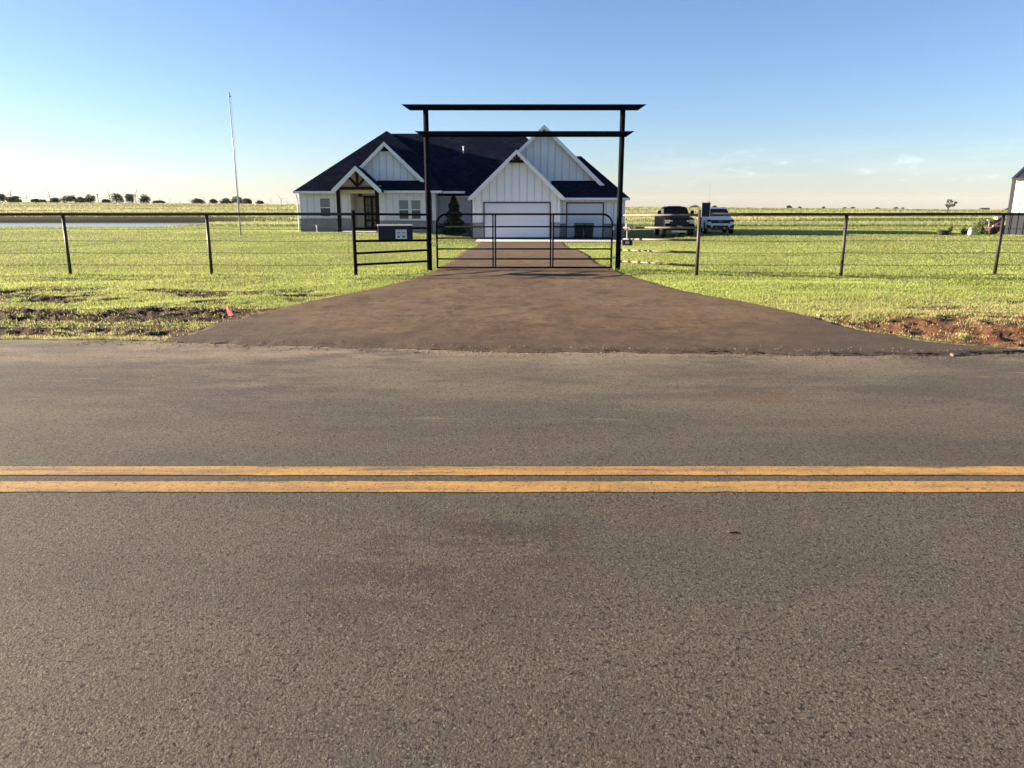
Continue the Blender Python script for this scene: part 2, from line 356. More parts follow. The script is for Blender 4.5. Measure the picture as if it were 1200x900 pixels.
def watermat():
    m, nt, b = newmat('pond_water')
    b.inputs['Base Color'].default_value = (.24, .23, .18, 1); b.inputs['Roughness'].default_value = .2; b.inputs['IOR'].default_value = 1.33
    bump(nt, b, noise(nt, 1.2, 3, .5, mscale=(.5, 1, 1)), .25, .05)
watermat()
def leafmat(name, tint=(1, 1, 1), trans=.45):
    m, nt, b = newmat(name)
    a = nd(nt, 'ShaderNodeAttribute', attribute_name='tone')
    c = mixc(nt, 1.0, a.outputs['Color'], tint, 'MULTIPLY')
    nt.links.new(c, b.inputs['Base Color']); b.inputs['Roughness'].default_value = .6; b.inputs['Specular IOR Level'].default_value = .25
    tr = nd(nt, 'ShaderNodeBsdfTranslucent'); nt.links.new(c, tr.inputs[0])
    mx = nd(nt, 'ShaderNodeMixShader'); mx.inputs[0].default_value = trans
    nt.links.new(b.outputs[0], mx.inputs[1]); nt.links.new(tr.outputs[0], mx.inputs[2])
    nt.links.new(mx.outputs[0], nt.nodes['Material Output'].inputs[0])
leafmat('grass_blades'); leafmat('leaves', trans=.25)

# ------------------------------------------------------------------ mesh building
BASE = {}
class MB:
    def __init__(s): s.v = []; s.f = []
    def add(s, vs, fs):
        o = len(s.v); s.v += [Vector(q) for q in vs]; s.f += [tuple(i + o for i in q) for q in fs]; return s
    def box(s, x0, x1, y0, y1, z0, z1):
        return s.add([(x0, y0, z0), (x1, y0, z0), (x1, y1, z0), (x0, y1, z0), (x0, y0, z1), (x1, y0, z1), (x1, y1, z1), (x0, y1, z1)],
                     [(0, 3, 2, 1), (4, 5, 6, 7), (0, 1, 5, 4), (1, 2, 6, 5), (2, 3, 7, 6), (3, 0, 4, 7)])
    def bar(s, a, b, wx, wz, up=(0, 0, 1)):      # rectangular bar from a to b
        a, b = Vector(a), Vector(b); d = (b - a).normalized(); up = Vector(up)
        sd_ = d.cross(up)
        if sd_.length < 1e-4: sd_ = d.cross(Vector((0, 1, 0)))
        sd_.normalize(); u = sd_.cross(d).normalized()
        vs = [p + sd_ * i * wx / 2 + u * j * wz / 2 for p in (a, b) for i, j in ((-1, -1), (1, -1), (1, 1), (-1, 1))]
        return s.add(vs, [(0, 1, 2, 3), (7, 6, 5, 4), (0, 4, 5, 1), (1, 5, 6, 2), (2, 6, 7, 3), (3, 7, 4, 0)])
    def path(s, pts, r, seg=10, cap=True, rad=None, planes=None):
        pts = [Vector(p) for p in pts]; n = len(pts); rings = []
        ref = None
        for i, p in enumerate(pts):
            d = (pts[min(i + 1, n - 1)] - pts[max(i - 1, 0)]).normalized()
            if ref is None:
                ref = d.cross(Vector((0, 0, 1)))
                if ref.length < .05: ref = d.cross(Vector((0, 1, 0)))
                ref.normalize()
            u = (ref - d * ref.dot(d)).normalized(); v = d.cross(u); ref = u
            rr = rad[i] if rad else r
            ring = []
            for k in range(seg):
                q = p + (u * math.cos(2 * math.pi * k / seg) + v * math.sin(2 * math.pi * k / seg)) * rr
                if planes and planes[i] is not None:       # slanted cut: shift along axis with height
                    q = q + d * planes[i] * (q.z - p.z)
                ring.append(q)
            rings.append(ring)
        o = len(s.v)
        for ring in rings: s.v += ring
        for i in range(n - 1):
            for k in range(seg):
                a = o + i * seg + k; b = o + i * seg + (k + 1) % seg
                s.f.append((a, b, b + seg, a + seg))
        if cap: s.f.append(tuple(o + k for k in range(seg))[::-1]); s.f.append(tuple(o + (n - 1) * seg + k for k in range(seg)))
        return s
    def prism(s, poly, y0, y1, axis='y'):
        n = len(poly); o = len(s.v)
        for yy in (y0, y1):
            for a, b in poly: s.v.append(Vector((a, yy, b)) if axis == 'y' else Vector((yy, a, b)) if axis == 'x' else Vector((a, b, yy)))
        s.f.append(tuple(o + i for i in range(n))); s.f.append(tuple(o + n + i for i in range(n))[::-1])
        for i in range(n): j = (i + 1) % n; s.f.append((o + j, o + i, o + n + i, o + n + j))
        return s
    def lathe(s, prof, c, seg=16, axis='z'):
        o = len(s.v)
        for r_, h in prof:
            for k in range(seg):
                a = 2 * math.pi * k / seg; q = (r_ * math.cos(a), r_ * math.sin(a), h)
                if axis == 'x': q = (q[2], q[0], q[1])
                if axis == 'y': q = (q[0], q[2], q[1])
                s.v.append(Vector(c) + Vector(q))
        for i in range(len(prof) - 1):
            for k in range(seg):
                a = o + i * seg + k; b = o + i * seg + (k + 1) % seg; s.f.append((a, b, b + seg, a + seg))
        s.f.append(tuple(o + k for k in range(seg))[::-1]); s.f.append(tuple(o + (len(prof) - 1) * seg + k for k in range(seg)))
        return s
    def build(s, name, mat, parent=None, smooth=False, bevel=0., label=None, extra=None):
        me = bpy.data.meshes.new(name); nf = len(s.f)
        if extra: s.add(extra[0].v, extra[0].f)
        off = Vector((0, 0, 0)); p = parent
        while p is not None: off = off + BASE.get(p.name, Vector((0, 0, 0))); p = p.parent
        me.from_pydata([tuple(q - off) for q in s.v], [], s.f); me.update()
        if extra:
            for i in range(nf, len(s.f)): me.polygons[i].material_index = 1
        import bmesh
        bm = bmesh.new(); bm.from_mesh(me); bmesh.ops.recalc_face_normals(bm, faces=bm.faces)
        if bevel: bmesh.ops.bevel(bm, geom=list(bm.edges), offset=bevel, segments=2, profile=.6, affect='EDGES', clamp_overlap=True)
        bm.to_mesh(me); bm.free()
        if smooth or bevel: me.shade_smooth() if smooth else None
        o = bpy.data.objects.new(name, me); C.objects.link(o); me.materials.append(MATS[mat])
        if extra: me.materials.append(MATS[extra[1]])
        if parent: o.parent = parent
        if label: o['label'] = label
        return o
def thing(name, loc, label, cat, group=None):
    o = bpy.data.objects.new(name, None); C.objects.link(o); o.location = loc; BASE[o.name] = Vector(loc)
    o.empty_display_size = .1
    o['label'] = label; o['category'] = cat
    if group: o['group'] = group
    return o
def tag(o, label, cat, group=None):
    o['label'] = label; o['category'] = cat
    if group: o['group'] = group
    return o
def kind(o, k): o['kind'] = k; return o
def recenter(o, loc):                              # top-level mesh: move its origin to loc
    loc = Vector(loc); o.data.transform(Matrix.Translation(-loc)); o.location = loc; return o
def copy_tree(o, parent=None):
    c = o.copy(); C.objects.link(c); c.parent = parent
    for ch in list(o.children): copy_tree(ch, c)
    return c

# ------------------------------------------------------------------ ground sheet
def grid_mesh(name, xs, ys, zf, mat, attrs=None):
    Xg, Yg = np.meshgrid(xs, ys); Zg = zf(Xg, Yg)
    nx, ny = len(xs), len(ys)
    co = np.stack([Xg, Yg, Zg], -1).reshape(-1, 3).astype(np.float32)
    i = np.arange((ny - 1) * (nx - 1)); r_, c_ = i // (nx - 1), i % (nx - 1); a = r_ * nx + c_
    q = np.stack([a, a + 1, a + nx + 1, a + nx], 1).astype(np.int32)
    me = bpy.data.meshes.new(name); me.vertices.add(len(co)); me.vertices.foreach_set('co', co.ravel())
    me.loops.add(q.size); me.loops.foreach_set('vertex_index', q.ravel())
    me.polygons.add(len(q)); me.polygons.foreach_set('loop_start', np.arange(0, q.size, 4, dtype=np.int32))
    me.update(calc_edges=True)
    for k, v in (attrs or {}).items():
        at = me.attributes.new(k, 'FLOAT', 'POINT'); at.data.foreach_set('value', v.astype(np.float32).ravel())
    me.shade_smooth(); me.materials.append(MATS[mat])
    o = bpy.data.objects.new(name, me); C.objects.link(o); return o
def stretch(a, b, n, p): return a + (b - a) * np.linspace(0, 1, n) ** p
xs = np.concatenate([-stretch(15, 9000, 90, 3.2)[::-1], np.arange(-14.93, 14.95, .065), stretch(15, 9000, 90, 3.2)])
ys = np.concatenate([[-200, -60, -20, -8, -4.2, -3.7, 0, 4, 7.6], np.arange(8, 15, .055), np.arange(15, 24, .25), np.arange(24, 96, 1.0), np.arange(96, 130, .5), stretch(131, 12000, 150, 3.0)])
def ground_z(x, y):
    z = terrain(x, y)
    e = road_edge(x); dirt, red, track, soft = dirt_fields(x, y)
    onroad = (y < e + .02) & (y > -3.75)
    clod = (fbm(x * 6, y * 6, 4, 70) - .5) * .16 + (fbm(x * 13, y * 13, 2, 77) - .5) * .09
    lug = .030 * np.sin((x * 1.0 + (y - 10) * .9) * 30) * track * (fbm(x * .8, y, 2, 13) > .35)
    near = sstep(e + .02, e + .25, y) * (1 - sstep(16.5, 19, y))
    l_, r_ = drive_edges(y); near = near * np.where(y < 8.95, sstep(0, .5, x - r_) + (x < l_), sstep(.0, .5, np.minimum(np.abs(x - l_), np.abs(x - r_))))
    bumpy = (fbm(x * .7, y * .9, 3, 31) - .5) * .10 * near
    z = z + near * (dirt * clod * .8 - dirt * .03) + lug * near + bumpy
    z = np.where(onroad, z - .04, z)
    z = np.where(on_drive(x, y, -.09), terrain(x, y) - .05, z)
    return z
Xg, Yg = np.meshgrid(xs, ys)
dirt, red, track, soft = dirt_fields(Xg, Yg)
ground = kind(grid_mesh('ground', xs, ys, ground_z, 'ground_soil_grass', {'dirt': dirt, 'red': red, 'shaded_bank': sstep(119, 120.5, Yg) * (1 - sstep(124.2, 125.5, Yg)) * (1 - sstep(-50, -30, Xg))}), 'structure')

# road, markings, drive, apron
def strip(name, x0, x1, nx, ya, yb, ny, zf, mat, jit=0., seed=1, skirt=.05):
    xs_ = np.linspace(x0, x1, nx); t = np.linspace(0, 1, ny)
    lo = ya(xs_) + (fbm(xs_ * 9, xs_ * 0, 4, seed) - .5) * jit; hi = yb(xs_) + (fbm(xs_ * 9, xs_ * 0 + 5, 4, seed + 3) - .5) * jit
    mb = MB(); vs = []
    Yv = lo[None, :] * (1 - t[:, None]) + hi[None, :] * t[:, None]; Xv = np.broadcast_to(xs_, Yv.shape); Zv = zf(Xv, Yv)
    for j in range(ny): vs += list(zip(Xv[j], Yv[j], Zv[j]))
    fs = [(j * nx + i, j * nx + i + 1, (j + 1) * nx + i + 1, (j + 1) * nx + i) for j in range(ny - 1) for i in range(nx - 1)]
    mb.add(vs, fs)
    if skirt:
        for row in (0, ny - 1):
            o = len(mb.v); top = [row * nx + i for i in range(nx)]
            mb.v += [mb.v[i] - Vector((0, 0, skirt)) for i in top]
            mb.f += [(top[i], top[i + 1], o + i + 1, o + i) for i in range(nx - 1)]
    return mb.build(name, mat)
kind(strip('road', -160, 160, 2400, lambda x: x * 0 - 3.6, lambda x: road_edge(x), 3, lambda x, y: x * 0 + .004, 'asphalt', .10, 4), 'structure')
s1 = strip('road_marking', -160, 160, 3000, lambda x: x * 0 + 4.256, lambda x: x * 0 + 4.41, 2, lambda x, y: x * 0 + .008, 'yellow_paint', .022, 11, 0)
s2 = strip('road_marking', -160, 160, 3000, lambda x: x * 0 + 3.982, lambda x: x * 0 + 4.148, 2, lambda x, y: x * 0 + .008, 'yellow_paint', .022, 15, 0)
for s_ in (s1, s2): kind(s_, 'structure')
# drive: rows in y between the two edges
front_px = [(180, 401), (250, 403), (320, 405.5), (430, 407.5), (520, 411), (600, 413), (720, 414), (850, 415), (960, 417), (1100, 417), (1215, 415), (1430, 415)]
fx = np.array([G(*p).x for p in front_px]); fy = np.array([G(*p).y for p in front_px])
def build_drive():
    nu, nv = 420, 260
    mb = MB(); vs = []
    vv = np.linspace(0, 1, nv) ** 2.2
    for j in range(nv):
        yl = 8.93 + (49.3 - 8.93) * vv[j]; yr = 8.32 + (49.3 - 8.32) * vv[j]; u = np.linspace(0, 1, nu)
        l = drive_edges(yl)[0]; r_ = drive_edges(yr)[1]
        je = .16 * (fbm(np.array([yl * 5.]), np.array([0.]), 5, 2)[0] - .5)
        xs_ = l + je + (r_ - l - 2 * je) * u
        base_y = yl + (yr - yl) * u; f0 = 8.93 + (8.32 - 8.93) * u
        ff = np.interp(xs_, fx, fy) + (fbm(xs_ * 5, xs_ * 0, 5, 8) - .5) * .16
        blend = 1 - sstep(0, 3.5, base_y - f0)
        y = yl; yy = base_y + blend * (ff - f0)
        th = np.minimum(u, 1 - u) * (r_ - l)
        z = terrain(xs_, yy) + .008 + .022 * sstep(0, .25, yy - ff) * sstep(0, .12, th) + (fbm(xs_ * 2, yy * 2, 4, 61) - .5) * .03
        z = np.maximum(z, .009) if y < 18 else z
        vs += list(zip(xs_, yy, z))
    mb.add(vs, [(j * nu + i, j * nu + i + 1, (j + 1) * nu + i + 1, (j + 1) * nu + i) for j in range(nv - 1) for i in range(nu - 1)])
    for ids in ([i for i in range(nu)], [j * nu for j in range(nv)], [j * nu + nu - 1 for j in range(nv)]):
        o = len(mb.v); mb.v += [mb.v[i] - Vector((0, 0, .09)) for i in ids]
        mb.f += [(ids[i], ids[i + 1], o + i + 1, o + i) for i in range(len(ids) - 1)]
    return kind(mb.build('driveway', 'drive_asphalt', smooth=True), 'structure')
build_drive()
GF = -0.66                                      # garage floor level
kind(MB().box(X(547, 49.3), X(736, 50), 49.3, 53.0, GF - .4, GF + .02).build('garage_apron', 'concrete'), 'structure')
xs2 = np.arange(-230, -38, 2.); pond = MB().box(-232, -40, 96, 125, -1.02, -.955).build('pond_water', 'pond_water'); kind(pond, 'structure')

# ------------------------------------------------------------------ grass
def blades(name, n, umin, umax, half_ang, hf, wf, colf, keepf, mat):
    u = rng.uniform(1 / umax, 1 / umin, n); d = 1 / u; a = rng.uniform(-half_ang, half_ang, n)
    x = d * np.tan(a); y = d
    k = keepf(x, y); x, y = x[k], y[k]; n = len(x)
    z = ground_z(x, y); h = hf(x, y) * rng.uniform(.45, 1.25, n); wd = wf(x, y) * rng.uniform(.6, 1.3, n)
    th = rng.uniform(0, 2 * np.pi, n); ln = rng.uniform(.1, .9, n) * h; la = rng.uniform(0, 2 * np.pi, n)
    p = np.stack([x, y, z - .01], 1)
    side_ = np.stack([np.cos(th) * wd, np.sin(th) * wd, th * 0], 1)
    tip = p + np.stack([np.cos(la) * ln, np.sin(la) * ln, h], 1)
    co = np.stack([p - side_, p + side_, tip], 1).reshape(-1, 3).astype(np.float32)
    me = bpy.data.meshes.new(name); me.vertices.add(3 * n); me.vertices.foreach_set('co', co.ravel())
    me.loops.add(3 * n); me.loops.foreach_set('vertex_index', np.arange(3 * n, dtype=np.int32))
    me.polygons.add(n); me.polygons.foreach_set('loop_start', np.arange(0, 3 * n, 3, dtype=np.int32)); me.update(calc_edges=True)
    col = colf(x, y, n); col = np.repeat(np.concatenate([col, np.ones((n, 1))], 1), 3, 0).astype(np.float32)
    at = me.attributes.new('tone', 'FLOAT_COLOR', 'POINT'); at.data.foreach_set('color', col.ravel())
    me.materials.append(MATS[mat]); o = bpy.data.objects.new(name, me); C.objects.link(o)
    return kind(o, 'stuff')
def house_area(x, y): return (x > X(350, 58)) & (x < X(734, 54)) & (y > 53.2 + 3.0 * (x < X(553, 55))) & (y < 73)
def lawn_keep(x, y):
    e = road_edge(x); dirt, red, track, soft = dirt_fields(x, y)
    return (y > e + .02 + .10 * vnoise(x * 3, x * 0, 3)) & ~(on_drive(x, y, .03) & on_drive(x - .11 * (fbm(x * 7, y * 7, 2, 501) - .35), y, 0)) & ~on_drive(x, y, -.10) & (rng.random(len(x)) > dirt * .95) & ~house_area(x, y) & (pond_mask(x, y) < .3) \
        & ~((y > 49) & (y < 53.5) & (x > X(545, 50)) & (x < X(737, 50)))
TRK = [(G(0, 295.3), G(160, 283)), (G(160, 283), G(330, 279)), (G(0, 276), G(215, 274)), (G(880, 300), G(1200, 296)), (G(900, 283), G(1200, 287))]
def tyre_line(x, y):                             # faint lines pressed into the grass by wheels
    m = x * 0
    for a, b in TRK:
        dx, dy = b.x - a.x, b.y - a.y; L2 = dx * dx + dy * dy; t = np.clip(((x - a.x) * dx + (y - a.y) * dy) / L2, 0, 1)
        dd = np.hypot(x - a.x - t * dx, y - a.y - t * dy); m = np.maximum(m, 1 - sstep(.15, .45, dd))
    return m * sstep(.3, .55, fbm(x * .5, y * .5, 3, 222))
def lawn_col(x, y, n):
    A = np.array([.225, .300, .055]); B = np.array([.385, .450, .120]); T = np.array([.50, .43, .20])
    t = np.clip(fbm(x * .5, y * .25, 4, 50) * 1.5 - .25 + rng.normal(0, .14, n), 0, 1)[:, None]
    c = A * (1 - t) + B * t
    c = c * (1 - .55 * tyre_line(x, y))[:, None] * (.82 + .36 * fbm(x * .25, y * .5, 3, 333))[:, None]
    dry = .08 + .45 * sstep(2.6, 5.5, x) * (1 - sstep(11.5, 15, y)) + .15 * (1 - sstep(10, 13, y)) + .16 * sstep(.5, .7, fbm(x * .3, y * .2, 3, 91))
    dirt, red, track, soft = dirt_fields(x, y); dry = dry + .3 * dirt + .45 * (1 - sstep(.15, .5, y - road_edge(x)))
    m = (rng.random(n) < dry)[:, None]
    c = np.where(m, T * rng.uniform(.6, 1.1, (n, 1)), c)
    return c * rng.uniform(.84, 1.14, (n, 1))
def lawn_h(x, y):
    h = .034 + .018 * fbm(x * .8, y * .8, 3, 17)
    line = np.exp(-((y - 17.75) / .12) ** 2) * (np.abs(x) > 4)
    wing = np.exp(-((y - 19.1) / .35) ** 2) * (x > 2.2) * (x < 4.6) + np.exp(-((y - 19.0) / .4) ** 2) * (x < -2.2) * (x > -4.6)
    return h * (1 + 1.3 * np.clip(line + wing, 0, 1)) * (1 + .9 * sstep(22, 80, y))
lawn = blades('lawn_grass', 1000000, 8.8, 98, R(44), lawn_h, lambda x, y: 0.0012 + .00036 * y, lawn_col, lawn_keep, 'grass_blades')
tag(lawn, 'mown yellow green lawn grass on both sides of the driveway', 'grass')
def field_col(x, y, n):
    A = np.array([.20, .250, .085]); B = np.array([.36, .385, .15]); T = np.array([.45, .38, .22])
    t = np.clip(fbm(x / 30, y / 22, 4, 150) * 3 - 1.0 + rng.normal(0, .15, n), 0, 1)[:, None]; c = A * (1 - t) + B * t
    m = sstep(.42, .62, fbm(x / 70, y / 50, 4, 155))[:, None]; c = c * (1 - m * .6) + T * m * .6
    dk = sstep(.52, .62, fbm(x / 70, y / 7, 4, 165))[:, None]
    c = c * (1 - .65 * dk)
    return c * rng.uniform(.75, 1.2, (n, 1))
field = blades('pasture_grass', 300000, 96, 900, R(46), lambda x, y: .16 + .0007 * y, lambda x, y: .012 + .00065 * y, field_col,
               lambda x, y: (pond_mask(x, y) < .25) & ~((y > 119.5) & (y < 125.2) & (x < -42)), 'grass_blades')
tag(field, 'long pale pasture grass rolling away to the horizon behind the house', 'grass')

# ------------------------------------------------------------------ house
hx = (X(352, 58) + X(732, 54.5)) / 2
house = thing('farmhouse', (hx, 58, GF), 'white board and batten farmhouse with grey brick base and dark hip and gable roofs', 'house')
BATT = .52
def wall(x0, x1, y, zb, zt, yback, name='wall', mat='white_siding', gable=None, holes=(), brick=None):
    """front wall slab with battens; holes = (xa, xb, za, zb)"""
    bt = MB(); mb = MB(); xsv = sorted({x0, x1, *[h[0] for h in holes], *[h[1] for h in holes]})
    z0 = brick if brick else zb
    for a, b in zip(xsv[:-1], xsv[1:]):
        hs = [h for h in holes if h[0] <= a + 1e-6 and h[1] >= b - 1e-6]
        if not hs: mb.box(a, b, y, y + .2, z0, zt)
        for h in hs:
            if h[3] < zt: mb.box(a, b, y, y + .2, h[3], zt)
            if h[2] > z0: mb.box(a, b, y, y + .2, z0, h[2])
    for i in range(math.ceil((x0 + .03) / BATT), math.floor((x1 - .03) / BATT) + 1):
        bx = i * BATT
        segs = [(z0 + .01, zt - .01)]
        for h in holes:
            if h[0] - .05 < bx < h[1] + .05:
                segs = [q for q in ((z0 + .01, h[2] - .02), (h[3] + .02, zt - .01)) if q[1] - q[0] > .08]
        for a, b in segs: bt.box(bx - .022, bx + .022, y - .03, y - .002, a, b)
    o = mb.build(name, mat, house, extra=(bt, 'siding_joint'))
    if brick:
        xs3 = sorted({x0, x1, *[h[0] for h in holes if h[2] < brick - .05], *[h[1] for h in holes if h[2] < brick - .05]})
        for a, b in zip(xs3[:-1], xs3[1:]):
            if any(h[0] <= a + 1e-6 and h[1] >= b - 1e-6 and h[2] < brick - .05 for h in holes): continue
            MB().box(a, b, y - .07, y + .19, zb - .3, brick - .05).box(a, b, y - .10, y + .18, brick - .050, brick - .003).build('brick_base', 'grey_brick', house)
    return o
LF = -0.25                                       # living floor level
# --- left wing
DLW = 58.0
xw0, xw1 = X(352, DLW), X(411.6, DLW)
zE1 = Z(226, DLW)
win1 = (X(375.5, DLW), X(389, DLW), Z(254.5, DLW), Z(231.5, DLW))
wall(xw0, xw1, DLW, LF, zE1 + .1, 0, holes=[win1], brick=Z(256, DLW))
MB().box(xw0, xw0 + .2, DLW + .21, 72, LF - .3, zE1 + .1).build('side_wall', 'white_siding', house)
# --- porch recess
DRC = 60.3
xr0, xr1 = X(408, DRC), X(452, DRC)
MB().box(xw1 - .2, xw1 - .003, DLW + .203, DRC, LF - .2, zE1 + .08).build('side_wall', 'porch_siding', house)
MB().box(xr0 - .1, xr1 + .2, DRC, DRC + .2, LF - .2, zE1 + .6).build('porch_wall', 'porch_siding', house)
dz0, dz1 = LF + .08, Z(229.5, DRC)
dx0, dx1 = X(427.3, DRC), X(446.5, DRC)
dr = MB().box(dx0, dx1, DRC - .09, DRC - .005, dz0, dz1).build('front_door', 'door_wood', house)
mdx = (dx0 + dx1) / 2
pn = MB()
for a, b in ((dx0 + .16, mdx - .10), (mdx + .10, dx1 - .16)):
    pn.box(a, b, DRC - .105, DRC - .092, dz0 + .75, dz1 - .18)
    pn.box(a, b, DRC - .105, DRC - .092, dz0 + .2, dz0 + .62)
pn.build('door_pane', 'door_glass', dr)
mu = MB()
for a, b in ((dx0 + .16, mdx - .10), (mdx + .10, dx1 - .16)):
    mu.box((a + b) / 2 - .02, (a + b) / 2 + .02, DRC - .125, DRC - .107, dz0 + .75, dz1 - .18)
    for q in (.33, .66): mu.box(a, b, DRC - .122, DRC - .108, dz0 + .75 + (dz1 - dz0 - .93) * q - .02, dz0 + .75 + (dz1 - dz0 - .93) * q + .02)
mu.build('muntin', 'door_wood', dr)
MB().box(mdx + .03, mdx + .07, DRC - .16, DRC - .091, dz0 + .9, dz0 + 1.15).build('handle', 'lamp_black', dr)
lp = P(422, 228.5, DRC - .25)
lamp = MB().lathe([(.05, .16), (.07, .12), (.09, .02), (.22, -.1), (.23, -.13), (.02, -.135)], lp, 14).path([lp + Vector((0, .0, .14)), lp + Vector((0, .1, .24)), lp + Vector((0, .24, .18))], .02, 6).build('barn_lamp', 'lamp_black', house, smooth=True)
MB().box(X(397, 55.3), X(447, 55.3), 55.2, DRC - .0, LF - .3, LF + .04).build('porch_slab', 'concrete', house)
# --- bay with double window
DB = 56.6
xb0, xb1 = X(445, DB), X(511, DB)
zE2 = Z(223.5, DB)
win2a = (X(467.3, DB), X(480.2, DB), Z(257.5, DB), Z(233.5, DB)); win2b = (X(481.6, DB), X(494.3, DB), Z(257.5, DB), Z(233.5, DB))
wall(xb0, xb1, DB, LF, zE2 + .1, 0, holes=[win2a, win2b], brick=Z(258.5, DB))
MB().box(xb1 - .2, xb1 - .002, DB + .203, 60, LF - .3, zE2 + .1).build('side_wall', 'white_siding', house)
MB().box(xb0 + .002, xb0 + .2, DB + .203, DRC, LF - .3, zE2 + .1).build('side_wall', 'porch_siding', house)
def window(h, y, split=True, name='window'):
    xa, xb, za, zb_ = h
    fr = MB(); t = .07
    fr.box(xa - .02, xa + t, y - .045, y + .12, za, zb_).box(xb - t, xb + .02, y - .045, y + .12, za, zb_)
    fr.box(xa + t, xb - t, y - .045, y + .12, zb_ - t, zb_).box(xa + t, xb - t, y - .045, y + .12, za, za + t)
    mid = za + (zb_ - za) * .49
    fr.box(xa + t, xb - t, y - .03, y + .1, mid - .035, mid + .035)
    f = fr.build(name, 'white_trim', house)
    MB().box(xa + t, xb - t, y + .04, y + .06, mid + .035, zb_ - t).build('upper_pane', 'window_glass_blind', f)
    MB().box(xa + t, xb - t, y + .04, y + .06, za + t, mid - .035).build('lower_pane', 'window_glass_dark', f)
    bl = MB()
    n = 9
    for i in range(n):
        zz = mid + .05 + (zb_ - t - mid - .07) * i / n
        bl.box(xa + t + .01, xb - t - .01, y + .034, y + .038, zz, zz + .045)
    bl.build('blind', 'window_glass_blind', f)
    return f
window(win1, DLW); window(win2a, DB); window(win2b, DB)
# --- recess between bay and garage
DM = 59.0
xm0, xm1 = X(509, DM), X(556, DM)
zE3 = Z(230, DM - .45)
win3 = (X(529.5, DM), X(538.5, DM), Z(262, DM), Z(234.5, DM))
wall(xm0, xm1, DM, LF - .2, zE3 + .1, 0, holes=[win3], brick=Z(261.5, DM)); window(win3, DM)
# --- garage
DG = 53.0
xg0, xg1 = X(554, DG), X(656, DG)
zE4 = Z(231.5, DG)
gd = (X(566.6, DG), X(645.4, DG), GF, Z(236.6, DG))
wall(xg0, xg1, DG, GF, zE4 + .25, 0, holes=[gd], brick=Z(261, DG))
MB().box(xg0 + .002, xg0 + .2, DG + .203, DM, GF - .3, zE4 + .1).build('side_wall', 'white_siding', house)
MB().box(xg1 - .2, xg1 - .002, DG + .203, 56, GF - .3, zE4 + .1).build('side_wall', 'white_siding', house)
def garage_door(h, y, rows=4):
    xa, xb, za, zb_ = h
    fr = MB(); t = .075
    fr.box(xa + .003, xa + t, y - .05, y + .12, za + .02, zb_ - .003).box(xb - t, xb - .003, y - .05, y + .12, za + .02, zb_ - .003).box(xa + t, xb - t, y - .05, y + .12, zb_ - t, zb_ - .003)
    f = fr.build('garage_door_frame', 'dark_trim', house)
    d = MB(); hh = (zb_ - t - za - .03) / rows
    for i in range(rows): d.box(xa + t + .003, xb - t - .003, y + .05, y + .1, za + .03 + hh * i, za + .03 + hh * (i + 1) - .018)
    d.box(xa + t + .003, xb - t - .003, y + .075, y + .11, za + .03, zb_ - t - .003)
    g = d.build('garage_door', 'garage_white', house)
    ps = MB(); n = max(2, int((xb - xa) / 1.2))
    for i in range(rows):
        for k in range(n):
            a = xa + t + .1 + (xb - xa - 2 * t - .2) * k / n; b = xa + t + .1 + (xb - xa - 2 * t - .2) * (k + 1) / n - .12
            ps.box(a, b, y + .038, y + .049, za + .03 + hh * i + .12, za + .03 + hh * (i + 1) - .13)
    ps.build('door_panel', 'garage_white', g)
garage_door(gd, DG)
# --- right block
DR_ = 54.5
xq0, xq1 = xg1 + .002, X(732, DR_)
zE5 = Z(231.7, DR_ - .45)
gd2 = (X(663.3, DR_), X(707.4, DR_), GF, Z(237, DR_))
wall(xq0, xq1, DR_, GF, zE5 + .1, 0, holes=[gd2], brick=Z(262, DR_)); garage_door(gd2, DR_)
MB().box(xq1 - .2, xq1 - .002, DR_ + .203, 72, GF - .3, zE5 + .1).build('side_wall', 'white_siding', house)
MB().box(xw0 + .203, xq1 - .203, 71.8, 72, GF - .3, zE5 + .1).build('rear_wall', 'white_siding', house)

# --- roofs
def hip(name, x0, x1, y0, y1, ze, xa, xb, ya, yb, zr, fascia=True):
    mb = MB()
    mb.add([(x0, y0, ze), (x1, y0, ze), (x1, y1, ze), (x0, y1, ze), (xa, ya, zr), (xb, yb, zr)],
           [(0, 3, 2, 1), (0, 1, 5, 4), (1, 2, 5), (2, 3, 4, 5), (3, 0, 4)] if abs(ya - yb) < 1e-6 else
           [(0, 3, 2, 1), (0, 1, 4), (1, 2, 5, 4), (2, 3, 5), (3, 0, 4, 5)])
    r_ = mb.build(name, 'shingles', house)
    if fascia:
        f = MB().box(x0 + .03, x1 - .03, y0 + .03, y1 - .03, ze - .05, ze - .004)
        f.box(x0 - .03, x1 + .03, y0 - .03, y0 + .03, ze - .17, ze - .003); f.box(x0 - .03, x0 + .03, y0 + .033, y1, ze - .17, ze - .003); f.box(x1 - .03, x1 + .03, y0 + .033, y1, ze - .17, ze - .003)
        f.build('fascia', 'white_trim', house)
    return r_
# left wing hip, ridge running away from the road
apx = P(453, 153.3, 62.2)
xl = X(344, 57.5, 2.6)
hip('roof', xl, 2 * apx.x - xl, 57.5, 72.5, zE1 + .12, apx.x, apx.x, 62.2, 68.0, apx.z)
